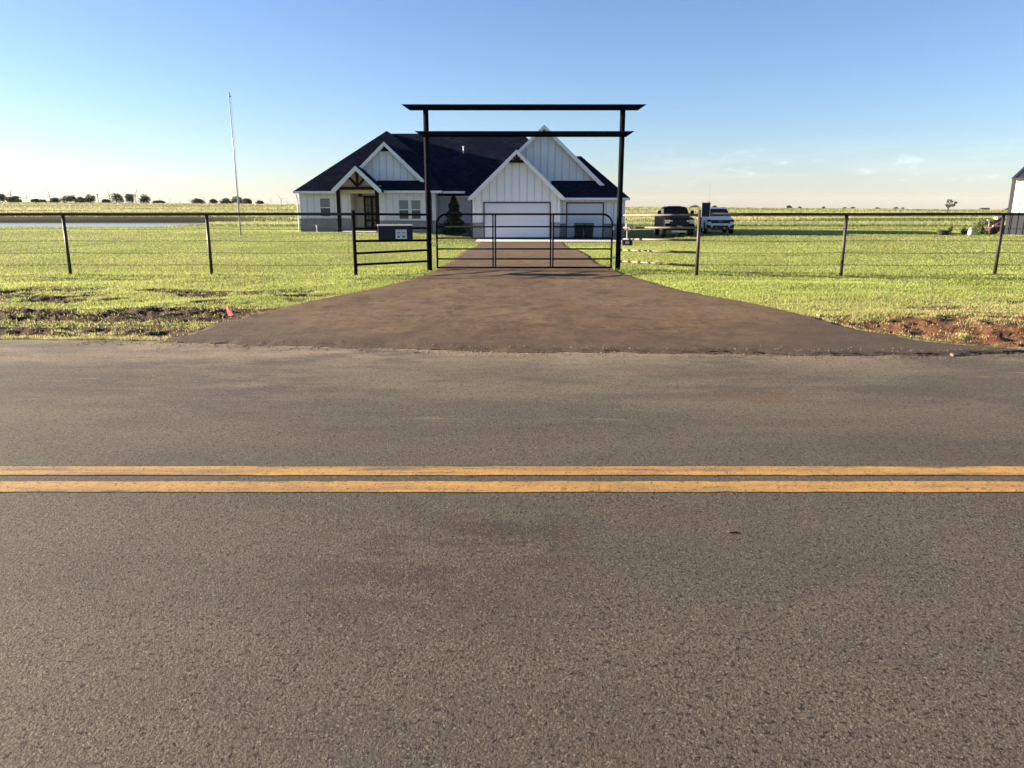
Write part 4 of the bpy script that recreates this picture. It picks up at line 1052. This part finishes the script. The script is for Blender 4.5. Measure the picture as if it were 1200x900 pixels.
def vehicle(kind_, label):
    truck = kind_ == 'truck'
    t = thing('pickup_truck' if truck else 'white_suv', (0, 0, 0), label, 'truck' if truck else 'car')
    BASE[t.name] = Vector((0, 0, 0)); bm_ = 'truck_black' if truck else 'suv_white'
    if truck:
        Lh, hw, zb, zh = 2.95, 1.0, .55, 1.32
        body = loft([xsec(-Lh, hw * .93, .62, 1.22, .1), xsec(-Lh + .12, hw * .99, .5, 1.27, .1), xsec(-Lh + 1.3, hw, .5, 1.33, .1), xsec(-.9, hw, .5, 1.34, .1), xsec(1.0, hw, .5, 1.34, .08), xsec(2.9, hw, .55, 1.34, .06)])
        cab = loft([xsec(-1.45, .86, 1.33, 1.36, .01), xsec(-.75, .80, 1.30, 1.97, .08, .10), xsec(.5, .80, 1.30, 2.0, .08, .10), xsec(1.05, .82, 1.30, 1.95, .08, .10), xsec(1.15, .84, 1.3, 1.38, .01)])
        wy = (-1.95, 1.95); wr = .42
    else:
        Lh, hw, zb, zh = 2.45, .97, .4, 1.1
        body = loft([xsec(-Lh, hw * .86, .42, .98, .12), xsec(-Lh + .18, hw * .96, .32, 1.06, .12), xsec(-Lh + 1.15, hw, .32, 1.13, .12), xsec(-.7, hw, .32, 1.16, .1), xsec(1.6, hw, .34, 1.18, .1), xsec(Lh, hw * .95, .4, 1.15, .1)])
        cab = loft([xsec(-1.35, .84, 1.13, 1.17, .01), xsec(-.45, .76, 1.10, 1.70, .08, .08), xsec(.6, .76, 1.10, 1.77, .08, .08), xsec(2.0, .76, 1.10, 1.72, .08, .08), xsec(2.4, .80, 1.1, 1.2, .01)])
        wy = (-1.45, 1.45); wr = .39
    body.build('body', bm_, t, smooth=False, bevel=.02); cab.build('cab', bm_, t, bevel=.015)
    # windscreen laid on the raked face of the cab
    if truck: a0, a1, b0, b1 = (-1.41, 1.38), (-.80, 1.90), .78, .66
    else: a0, a1, b0, b1 = (-1.28, 1.19), (-.50, 1.66), .76, .63
    MB().add([(-b0, a0[0] - .03, a0[1] + .03), (b0, a0[0] - .03, a0[1] + .03), (b1, a1[0] - .03, a1[1] + .03), (-b1, a1[0] - .03, a1[1] + .03), (-b0, a0[0], a0[1]), (b0, a0[0], a0[1]), (b1, a1[0], a1[1]), (-b1, a1[0], a1[1])],
             [(0, 1, 2, 3), (7, 6, 5, 4), (0, 4, 5, 1), (1, 5, 6, 2), (2, 6, 7, 3), (3, 7, 4, 0)]).build('windscreen', 'dark_glass', t)
    for s_ in (-1, 1):
        if truck: sw = [(-1.0, 1.42), (-.68, 1.84), (.92, 1.84), (1.0, 1.42)]; xo0, xo1 = .845, .775
        else: sw = [(-.85, 1.24), (-.40, 1.60), (1.8, 1.62), (2.1, 1.26)]; xo0, xo1 = .80, .745
        vs = [(s_ * (xo0 if z < 1.5 else xo1 + .01), y, z) for y, z in sw] + [(s_ * ((xo0 if z < 1.5 else xo1 + .01) - .06), y, z) for y, z in sw]
        MB().add(vs, [(0, 1, 2, 3), (7, 6, 5, 4), (0, 4, 5, 1), (1, 5, 6, 2), (2, 6, 7, 3), (3, 7, 4, 0)]).build('side_window', 'dark_glass', t)
        MB().box(s_ * .93 - .02, s_ * 1.14 if s_ > 0 else s_ * .93 + .02, 0, 0, 0, 0) if False else None
        mx_ = s_ * (1.10 if truck else 1.02); mz = 1.47 if truck else 1.22
        MB().box(mx_ - .11, mx_ + .11, -.98, -.86, mz, mz + (.26 if truck else .17)).bar((s_ * .86, -.9, mz + .03), (mx_, -.92, mz + .05), .05, .05).build('mirror', bm_ if truck else 'black_plastic', t, bevel=.02)
        for y in wy: 
            arch_ = MB().lathe([(wr + .07, -.06), (wr + .07, .06)], (s_ * (hw - .045), y, wr + .02), 20, 'x').build('wheel_arch', 'black_plastic', t)
            wheel(t, s_ * (hw - .10), y, wr, .27, 'chrome' if truck else 'galvanised')
    yf = -Lh
    if truck:
        MB().box(-.62, .62, yf - .03, yf + .05, .78, 1.16).build('grille', 'black_plastic', t)
        gb = MB()
        for z in (.86, .97, 1.08): gb.box(-.60, .60, yf - .05, yf - .032, z - .012, z + .012)
        gb.build('grille_bar', 'rubber', t)
        for s_ in (-1, 1):
            MB().box(s_ * .80 - .16, s_ * .80 + .16, yf - .02, yf + .22, .90, 1.16).build('headlight', 'chrome' if s_ < 0 else 'lamp_glass', t, bevel=.03)
            MB().box(s_ * .55 - .09, s_ * .55 + .09, yf - .055, yf - .04, 1.02, 1.12).build('marker_lamp', 'lamp_glass', t, bevel=.01)
        MB().prism([(-1.0, .48), (1.0, .48), (1.0, .74), (.7, .80), (-.7, .80), (-1.0, .74)], yf - .17, yf + .1).build('bumper', 'truck_black', t, bevel=.03)
        MB().box(-.16, .16, yf - .20, yf - .172, .60, .75).build('number_plate', 'plate', t)
        MB().box(-.45, .45, yf - .05, yf + .1, .34, .46).build('skid_plate', 'galvanised', t)
        MB().box(-.42, .42, -.2, .3, 2.0, 2.03).build('roof_rib', 'truck_black', t)
        MB().box(-.9, .9, 1.25, 2.85, 1.341, 1.36).build('bed_cover', 'rubber', t)
    else:
        MB().prism([(-.62, .74), (.62, .74), (.66, .96), (-.66, .96)], yf - .03, yf + .1).build('grille', 'black_plastic', t)
        bd = MB()
        for i in range(3): bd.box(-.15 + i * .105, -.15 + i * .105 + .08, yf - .055, yf - .032, .84, .91)
        bd.build('badge', 'red_badge', t)
        for s_ in (-1, 1):
            MB().box(s_ * .77 - .13, s_ * .77 + .13, yf - .01, yf + .25, .84, .98).build('headlight', 'dark_glass', t, bevel=.02)
            MB().prism([(s_ * .55, .40), (s_ * .90, .42), (s_ * .90, .66), (s_ * .70, .60)], yf - .03, yf + .2).build('fog_lamp', 'black_plastic', t)
        MB().prism([(-.66, .70), (.66, .70), (.60, .62), (-.60, .62)], yf - .07, yf + .08).build('bumper_bar', 'suv_white', t)
        MB().prism([(-.60, .28), (.60, .28), (.50, .58), (-.50, .58)], yf - .05, yf + .1).build('lower_grille', 'black_plastic', t)
        for s_ in (-1, 1): MB().box(s_ * .25 - .03, s_ * .25 + .03, yf - .09, yf - .052, .40, .47).build('tow_hook', 'galvanised', t)
        MB().add([(-.78, yf + .25, 1.075), (.78, yf + .25, 1.075), (.80, -1.3, 1.165), (-.80, -1.3, 1.165), (-.78, yf + .25, 1.06), (.78, yf + .25, 1.06), (.80, -1.3, 1.15), (-.80, -1.3, 1.15)],
                 [(0, 1, 2, 3), (7, 6, 5, 4), (0, 4, 5, 1), (1, 5, 6, 2), (2, 6, 7, 3), (3, 7, 4, 0)]).build('bonnet', 'suv_white', t)
        for s_ in (-1, 1): MB().path([(s_ * .62, -.3, 1.80), (s_ * .62, 1.8, 1.79)], .02, 6).build('roof_rail', 'galvanised', t)
    return t
tk = vehicle('truck', 'black pickup truck with dark windscreen parked nose out on the lawn right of the house')
ty = 52.6; tx = X(799, 50.0) ; tk.location = (tx, ty, gz(tx, ty)); tk.rotation_euler = (0, 0, R(-4.5))
sv = vehicle('suv', 'white SUV with black grille parked on the lawn beside the black pickup truck')
sy2 = 54.2; sx2 = X(848.5, 52.0); sv.location = (sx2, sy2, gz(sx2, sy2)); sv.rotation_euler = (0, 0, R(-7))

# ------------------------------------------------------------------ shed and things beside it
DS = 50.3; sx0 = X(1178, DS, -.2); szb = gz(sx0, DS); szt = Z(209, DS) - szb; zw = Z(252.5, DS) - szb
shed = thing('metal_shed', (0, 0, 0), 'white metal shed with charcoal wainscot at the right edge of the picture', 'shed')
SW, SD = 14, 9                                   # built at the origin, then turned 45 degrees
def ribbed(name, mat, z0, z1, step=.36):
    mb = MB().box(0, SW, 0, .1, z0, z1).box(0, .1, .103, SD - .103, z0, z1).box(0, SW, SD - .1, SD, z0, z1).box(SW - .1, SW, .103, SD - .103, z0, z1)
    x = .2
    while x < SW: mb.box(x - .02, x + .02, -.035, -.002, z0, z1); x += step
    y = .3
    while y < SD: mb.box(-.035, -.002, y - .02, y + .02, z0, z1); y += step
    return mb.build(name, mat, shed)
up = ribbed('upper_wall', 'shed_white', zw, szt); ribbed('wainscot', 'shed_charcoal', -.2, zw - .004)
rise = SD / 2 * .27
for xx in (0, SW - .1): MB().prism([(.003, szt + .002), (SD - .003, szt + .002), (SD / 2, szt + rise)], xx, xx + .1, 'x').build('gable_wall', 'shed_white', shed)
rsm = MB()
for s_ in (-1, 1):
    ye = SD / 2 + s_ * (SD / 2 + .12); zt3 = szt + rise + .12; ze3 = szt + .02
    vs = [(-.1, SD / 2, zt3), (SW + .1, SD / 2, zt3), (SW + .1, ye, ze3), (-.1, ye, ze3)]
    rsm.add(vs + [(a_, b_, c_ - .07) for a_, b_, c_ in vs], [(0, 1, 2, 3), (7, 6, 5, 4), (0, 4, 5, 1), (1, 5, 6, 2), (2, 6, 7, 3), (3, 7, 4, 0)])
    for k in range(30): rsm.bar((.1 + k * .48, SD / 2, zt3 + .02), (.1 + k * .48, ye, ze3 + .02), .05, .04)
rsm.build('roof', 'shed_charcoal', shed)
MB().box(-.06, .14, -.06, -.037, 0, szt - .03).box(-.06, -.037, -.036, .14, 0, szt - .03).build('corner_trim', 'shed_charcoal', shed)
MB().box(.15, SW, -.15, -.02, szt - .13, szt + .0).build('eave_trim', 'shed_charcoal', shed)
shed.location = (sx0, DS, szb); shed.rotation_euler = (0, 0, R(-45))
slab = kind(MB().box(-.05, SW + .05, -.06, SD + .05, -.3, .012).build('shed_slab', 'concrete'), 'structure'); slab.location = (sx0, DS, szb); slab.rotation_euler = (0, 0, R(-45))

# red utility machine beside the shed
ux, uy = X(1165.5, 51.0), 51.0; uz = gz(ux, uy)
ut = thing('riding_mower', (ux, uy, uz), 'old red riding mower with pale deck edge parked against the charcoal shed wall', 'riding mower')
MB().prism([(-.42, .18), (.42, .18), (.42, .52), (-.42, .52)], -.5, .5).build('body', 'red_paint', ut, bevel=.03) if False else None
BASE[ut.name] = Vector((0, 0, 0))
MB().box(-.42, .36, -.42, .4, .22, .50).build('body', 'red_paint', ut, bevel=.04)
MB().box(-.46, .30, -.50, -.40, .52, .62).build('deck_edge', 'cream_paint', ut, bevel=.02)
MB().prism([(-.30, .5), (.42, .5), (.40, .78), (.1, .84), (-.1, .62)], -.3, .3).build('hood', 'red_paint', ut, bevel=.04)
MB().prism([(-.02, .84), (.34, .84), (.40, 1.22), (.26, 1.25), (.20, .95), (.0, .93)], -.22, .22).build('seat', 'black_plastic', ut, bevel=.03)
MB().box(.02, .22, -.2, .2, .99, 1.16).build('cushion', 'cream_paint', ut, bevel=.03)
MB().path([(-.38, 0, .5), (-.42, 0, .95)], .02, 8).lathe([(.17, 0), (.17, .025)], (-.42, 0, .95), 16).build('steering_wheel', 'galvanised', ut)
for x, y in ((-.42, -.42), (-.42, .42)): MB().lathe([(.12, -.07), (.22, -.07), (.24, 0), (.22, .07), (.12, .07)], (x, y, .24), 18, 'y').build('wheel', 'rubber', ut)
for x, y in ((.40, -.42), (.40, .42)): MB().lathe([(.12, -.09), (.28, -.09), (.30, 0), (.28, .09), (.12, .09)], (x, y, .30), 18, 'y').build('wheel', 'rubber', ut)
ut.rotation_euler = (0, 0, R(6)); ut.location = (ux, uy, uz)
# white tank
q = Vector((X(1139.2, 49.3), 49.3, 0)); q.z = gz(q.x, q.y)
gt = thing('gas_cylinder', q, 'small white gas cylinder on the grass left of the bush and shed', 'gas cylinder')
MB().lathe([(.12, 0), (.17, .02), (.185, .08), (.185, .30), (.15, .38), (.06, .42)], q + Vector((0, 0, .0)), 18).build('body', 'tank_white', gt, smooth=True)
MB().lathe([(.09, .40), (.10, .41), (.10, .50), (.085, .50)], q, 14).build('collar', 'tank_white', gt)
MB().box(q.x - .02, q.x + .02, q.y - .02, q.y + .02, q.z + .42, q.z + .48).build('valve', 'gold', gt)
# black tub
q = Vector((X(1106.8, 49.8), 49.8, 0)); q.z = gz(q.x, q.y)
tb = MB()
for (ra_, rb_, h0) in ((.33, .22, 0), (.36, .25, .04), (.40, .28, .27), (.42, .30, .29), (.42, .30, .32), (.37, .26, .32), (.33, .22, .08)):
    for k in range(24): a = 2 * math.pi * k / 24; tb.v.append(q + Vector((ra_ * math.cos(a), rb_ * math.sin(a), h0)))
for i in range(6):
    for k in range(24): a = i * 24 + k; b = i * 24 + (k + 1) % 24; tb.f.append((a, b, b + 24, a + 24))
tb.f.append(tuple(range(24))[::-1]); tb.f.append(tuple(6 * 24 + k for k in range(24)))
tbo = tb.build('stock_tub', 'rubber', smooth=False); recenter(tbo, q); tag(tbo, 'low black rubber stock tub on the grass between the fence posts at right', 'tub')

# ------------------------------------------------------------------ trees, bushes
def blob_pts(c, rx, ry, rz_, n, clumps, seed, dome=None):
    r0 = random.Random(seed); out = []
    cs = []
    for _ in range(clumps):
        a = r0.uniform(0, 6.283); b = r0.uniform(-.9, 1); q = r0.uniform(.3, .8)
        wdt = 1 if dome is None else math.sqrt(max(.03, 1 - ((b + 1) / 2) ** 2))
        cs.append((c[0] + rx * q * wdt * math.cos(a) * math.sqrt(max(.05, 1 - b * b * (.6 if dome is None else .1))), c[1] + ry * q * math.sin(a), c[2] + rz_ * b * .66, r0.uniform(.22, .48) if dome is None else r0.uniform(.30, .46)))
    for i in range(n):
        k = cs[r0.randrange(clumps)]
        while True:
            v = (r0.uniform(-1, 1), r0.uniform(-1, 1), r0.uniform(-1, 1)); l = math.sqrt(sum(t * t for t in v))
            if .45 < l < 1: break
        out.append((k[0] + v[0] * rx * k[3], k[1] + v[1] * ry * k[3], k[2] + v[2] * rz_ * k[3]))
    return out
def tree(name, base, h, w_, label, cat, group=None, n=900, leaf=.35, tone=(.035, .055, .022), seed=1, lean=0., low=.18, clumps=14, dome=None):
    base = Vector(base); t = thing(name, base, label, cat, group)
    c = base + Vector((lean, 0, h * (.5 + low / 2)))
    pts = blob_pts(c, w_ / 2, w_ / 2, h * (1 - low) / 2 * 1.12, n, clumps, seed, dome)
    leaves_mesh('crown', pts, leaf, tone, parent=t)
    r0 = random.Random(seed + 5); tk_ = MB()
    tr_ = h * .035
    tk_.path([base + Vector((0, 0, -.2)), base + Vector((lean * .3, 0, h * low)), base + Vector((lean * .8, 0, h * .6))], tr_, 8, rad=[tr_ * 1.3, tr_, tr_ * .4])
    for _ in range(6):
        a = r0.uniform(0, 6.283); s0 = base + Vector((lean * .4, 0, h * r0.uniform(low * .7, .45)))
        tk_.path([s0, s0 + Vector((math.cos(a) * w_ * .18, math.sin(a) * w_ * .18, h * .16)), s0 + Vector((math.cos(a) * w_ * .34, math.sin(a) * w_ * .34, h * .34))], tr_ * .4, 6, rad=[tr_ * .5, tr_ * .35, tr_ * .15])
    tk_.build('trunk', 'bark', t)
    return t
ordw = ['first', 'second', 'third', 'fourth', 'fifth', 'sixth', 'seventh', 'eighth', 'ninth', 'tenth', 'eleventh', 'twelfth', 'thirteenth', 'fourteenth', 'fifteenth', 'sixteenth', 'seventeenth', 'eighteenth', 'nineteenth', 'twentieth']
def horizon_py(px): return np.interp(px, [0, 300, 740, 1200], [236, 237.5, 243, 247])
def far_place(px, D, z_h=0): x = X(px, D); return Vector((x, D, gz(x, D)))
left_trees = [(1, 226, 15), (13, 231, 9), (20.5, 230, 11), (43, 233, 9), (51, 234, 9), (66, 232, 13), (82, 229, 17), (96, 230.5, 13), (107, 227.5, 14), (125, 233.5, 9),
              (137, 226, 16), (153.5, 227, 13), (170, 228, 12.5), (187, 235, 14), (232, 232.5, 14), (250, 233.5, 10), (265, 232, 14), (279, 230, 14), (290, 232.5, 12), (305, 235.3, 9)]
for i, (px, pt, wpx) in enumerate(left_trees):
    D = 640 + (i % 3) * 35; b = far_place(px, D); ztop = Z(pt, D); h = max(2.5, ztop - b.z)
    desc = 'dark round tree' if wpx > 11 else 'low dark tree'
    tree('horizon_tree', b, h, wpx / F * D * 1.1, f'{desc} on the left horizon, {ordw[i]} tree from the left edge', 'tree', 'trees along the left horizon', n=1300, leaf=.5, seed=30 + i, tone=(.042, .058, .036), low=.0, clumps=26, dome=1)
right_trees = [(814, 240.5, 11), (838, 242, 7), (924.6, 240.8, 6), (937, 242.5, 4), (965, 242.8, 4), (990, 243, 5), (999.5, 243, 5), (1027, 243.6, 6), (1050, 243.2, 6), (1058, 245, 3), (1151, 244, 8), (1157, 244.5, 6), (1180, 244.4, 5)]
names_r = ['broad low dark tree on the horizon just behind the space between pickup and SUV', 'small flat tree on the horizon above the roof of the white SUV'] + [f'tiny dark tree on the right horizon, {ordw[i]} to the right of the white SUV' for i in range(11)]
for i, (px, pt, wpx) in enumerate(right_trees):
    D = 620 + (i % 2) * 20; b = far_place(px, D); ztop = Z(pt, D); h = max(1.8, ztop - b.z)
    tree('horizon_tree', b, h, wpx / F * D * 1.15, names_r[i], 'tree', 'trees along the right horizon', n=500, leaf=.4, seed=80 + i, tone=(.042, .054, .036), low=.0, clumps=12, dome=1)
# lone scraggly tree
D = 205; b = far_place(1110, D); b.z = gz(b.x, D)
ztop = Z(233.8, D)
tree('lone_tree', b, ztop - b.z, 13.5 / F * D, 'lone thin crowned tree with forked trunk in the pasture left of the shed', 'tree', n=420, leaf=.17, seed=5, lean=.7, low=.42, tone=(.06, .07, .038), clumps=11)
def bush(px, D, wpx, pt, label, n=1500, leaf=.055, tone=(.09, .12, .035), seed=3):
    x = X(px, D); b = Vector((x, D, gz(x, D))); h = Z(pt, D) - b.z; w_ = wpx / F * D
    t = thing('bush', b, label, 'bush'); pts = blob_pts(b + Vector((0, 0, h * .45)), w_ / 2, w_ / 2, h * .6, n, 16, seed)
    leaves_mesh('foliage', pts, leaf, tone, parent=t, jit=.3)
    st = MB(); r0 = random.Random(seed)
    for _ in range(9): a = r0.uniform(0, 6.28); st.path([b, b + Vector((math.cos(a) * w_ * .3, math.sin(a) * w_ * .3, h * r0.uniform(.5, .95)))], .012, 5)
    st.build('stems', 'bark', t)
bush(1153, 51.8, 26, 255.5, 'leafy olive green bush growing beside the charcoal shed wall and red mower')
bush(1132, 51.5, 10, 265, 'small low green bush behind the white gas cylinder', n=350, seed=9)
bush(1115.5, 51.5, 5, 263.5, 'thin weedy sapling just right of the black stock tub', n=120, leaf=.05, seed=12)

# ------------------------------------------------------------------ wind turbines far away
proto = None
turb = [(12, 217), (31, 223), (58, 219), (63, 227.5), (87.5, 224), (97, 228), (108.5, 221), (128, 219), (158.5, 217.5), (187, 226), (199, 227.5), (210.5, 231), (222.5, 228), (239, 224.5), (250.5, 226), (283, 227), (302, 230), (317.5, 229), (329.5, 226.5), (336, 230.5)]
def turbine():
    t = thing('wind_turbine', (0, 0, 0), 'x', 'wind turbine', 'wind turbines along the left horizon'); BASE[t.name] = Vector((0, 0, 0))
    MB().path([(0, 0, -30), (0, 0, 85)], 2, 10, rad=[3.0, 1.7]).build('tower', 'turbine_shaded', t)
    MB().box(-2, 2, -3, 8, 85.2, 89).build('nacelle', 'turbine_shaded', t)
    hub = MB().lathe([(.4, -2.5), (2.0, -1), (2.2, 1)], (0, -4, 87), 12, 'y').build('hub', 'turbine_shaded', t)
    for k in range(3):
        a = 2 * math.pi * k / 3; d = Vector((math.sin(a), 0, math.cos(a))); s_ = Vector((math.cos(a), 0, -math.sin(a)))
        c0 = Vector((0, -4.5, 87)); ring = []
        secs = [(1.5, 1.3, .9), (8, 2.6, .6), (25, 1.6, .4), (44, .5, .15)]
        vs = []
        for l, wv, th in secs:
            p = c0 + d * l; vs += [p - s_ * wv * .4 + Vector((0, -th / 2, 0)), p + s_ * wv * .6 + Vector((0, -th / 2, 0)), p + s_ * wv * .6 + Vector((0, th / 2, 0)), p - s_ * wv * .4 + Vector((0, th / 2, 0))]
        fs = [(0, 1, 2, 3), (15, 14, 13, 12)] + [(i * 4 + k2, i * 4 + (k2 + 1) % 4, i * 4 + 4 + (k2 + 1) % 4, i * 4 + 4 + k2) for i in range(3) for k2 in range(4)]
        MB().add(vs, fs).build('blade', 'turbine_shaded', t)
    return t
for i, (px, ptip) in enumerate(turb):
    if proto is None: proto = turbine(); o = proto
    else: o = copy_tree(proto)
    # tip height 131 m: distance follows from how high it stands above the eye line
    ang = math.atan((450 - ptip) / F) - PITCH
    D = min(9000, max(3200, (131 - 30) / math.tan(ang))); x = X(px, D, 60)
    o.location = (x, D, EYE + D * math.tan(ang) - 131); o.rotation_euler = (0, 0, 0)
    rot = random.uniform(0, 2.09)
    o.scale = (1, 1, 1)
    o['label'] = f'pale three bladed wind turbine on the horizon, {ordw[i]} from the left edge'
    M_ = Matrix.Translation((0, 0, 87)) @ Matrix.Rotation(rot, 4, 'Y') @ Matrix.Translation((0, 0, -87))
    for ch_ in o.children:
        if ch_.name.startswith('blade'): ch_.matrix_local = M_
    o.rotation_euler = (0, 0, R(random.uniform(-35, 35)))
# a utility pole among the trees
b = far_place(116, 600); b2 = Z(226.5, 600)
up_ = thing('utility_pole', b, 'thin dark utility pole between the trees on the left horizon', 'utility pole')
MB().path([b + Vector((0, 0, -.5)), Vector((b.x, b.y, b2))], .25, 8).build('pole', 'bark', up_); MB().box(b.x - 1.4, b.x + 1.4, b.y - .12, b.y + .12, b2 - 1.2, b2 - .9).build('cross_arm', 'bark', up_)

# ------------------------------------------------------------------ haze
hm = bpy.data.materials.new('haze_air'); hm.use_nodes = True; hn = hm.node_tree
for n_ in list(hn.nodes):
    if n_.bl_idname == 'ShaderNodeBsdfPrincipled': hn.nodes.remove(n_)
pv = hn.nodes.new('ShaderNodeVolumePrincipled'); pv.inputs['Density'].default_value = 1.6e-5; pv.inputs['Color'].default_value = (.86, .90, .95, 1); pv.inputs['Anisotropy'].default_value = .0
hn.links.new(pv.outputs[0], hn.nodes['Material Output'].inputs['Volume']); MATS['haze_air'] = hm
kind(MB().box(-9400, 9400, -210, 12100, -75, 140).build('haze', 'haze_air'), 'stuff')
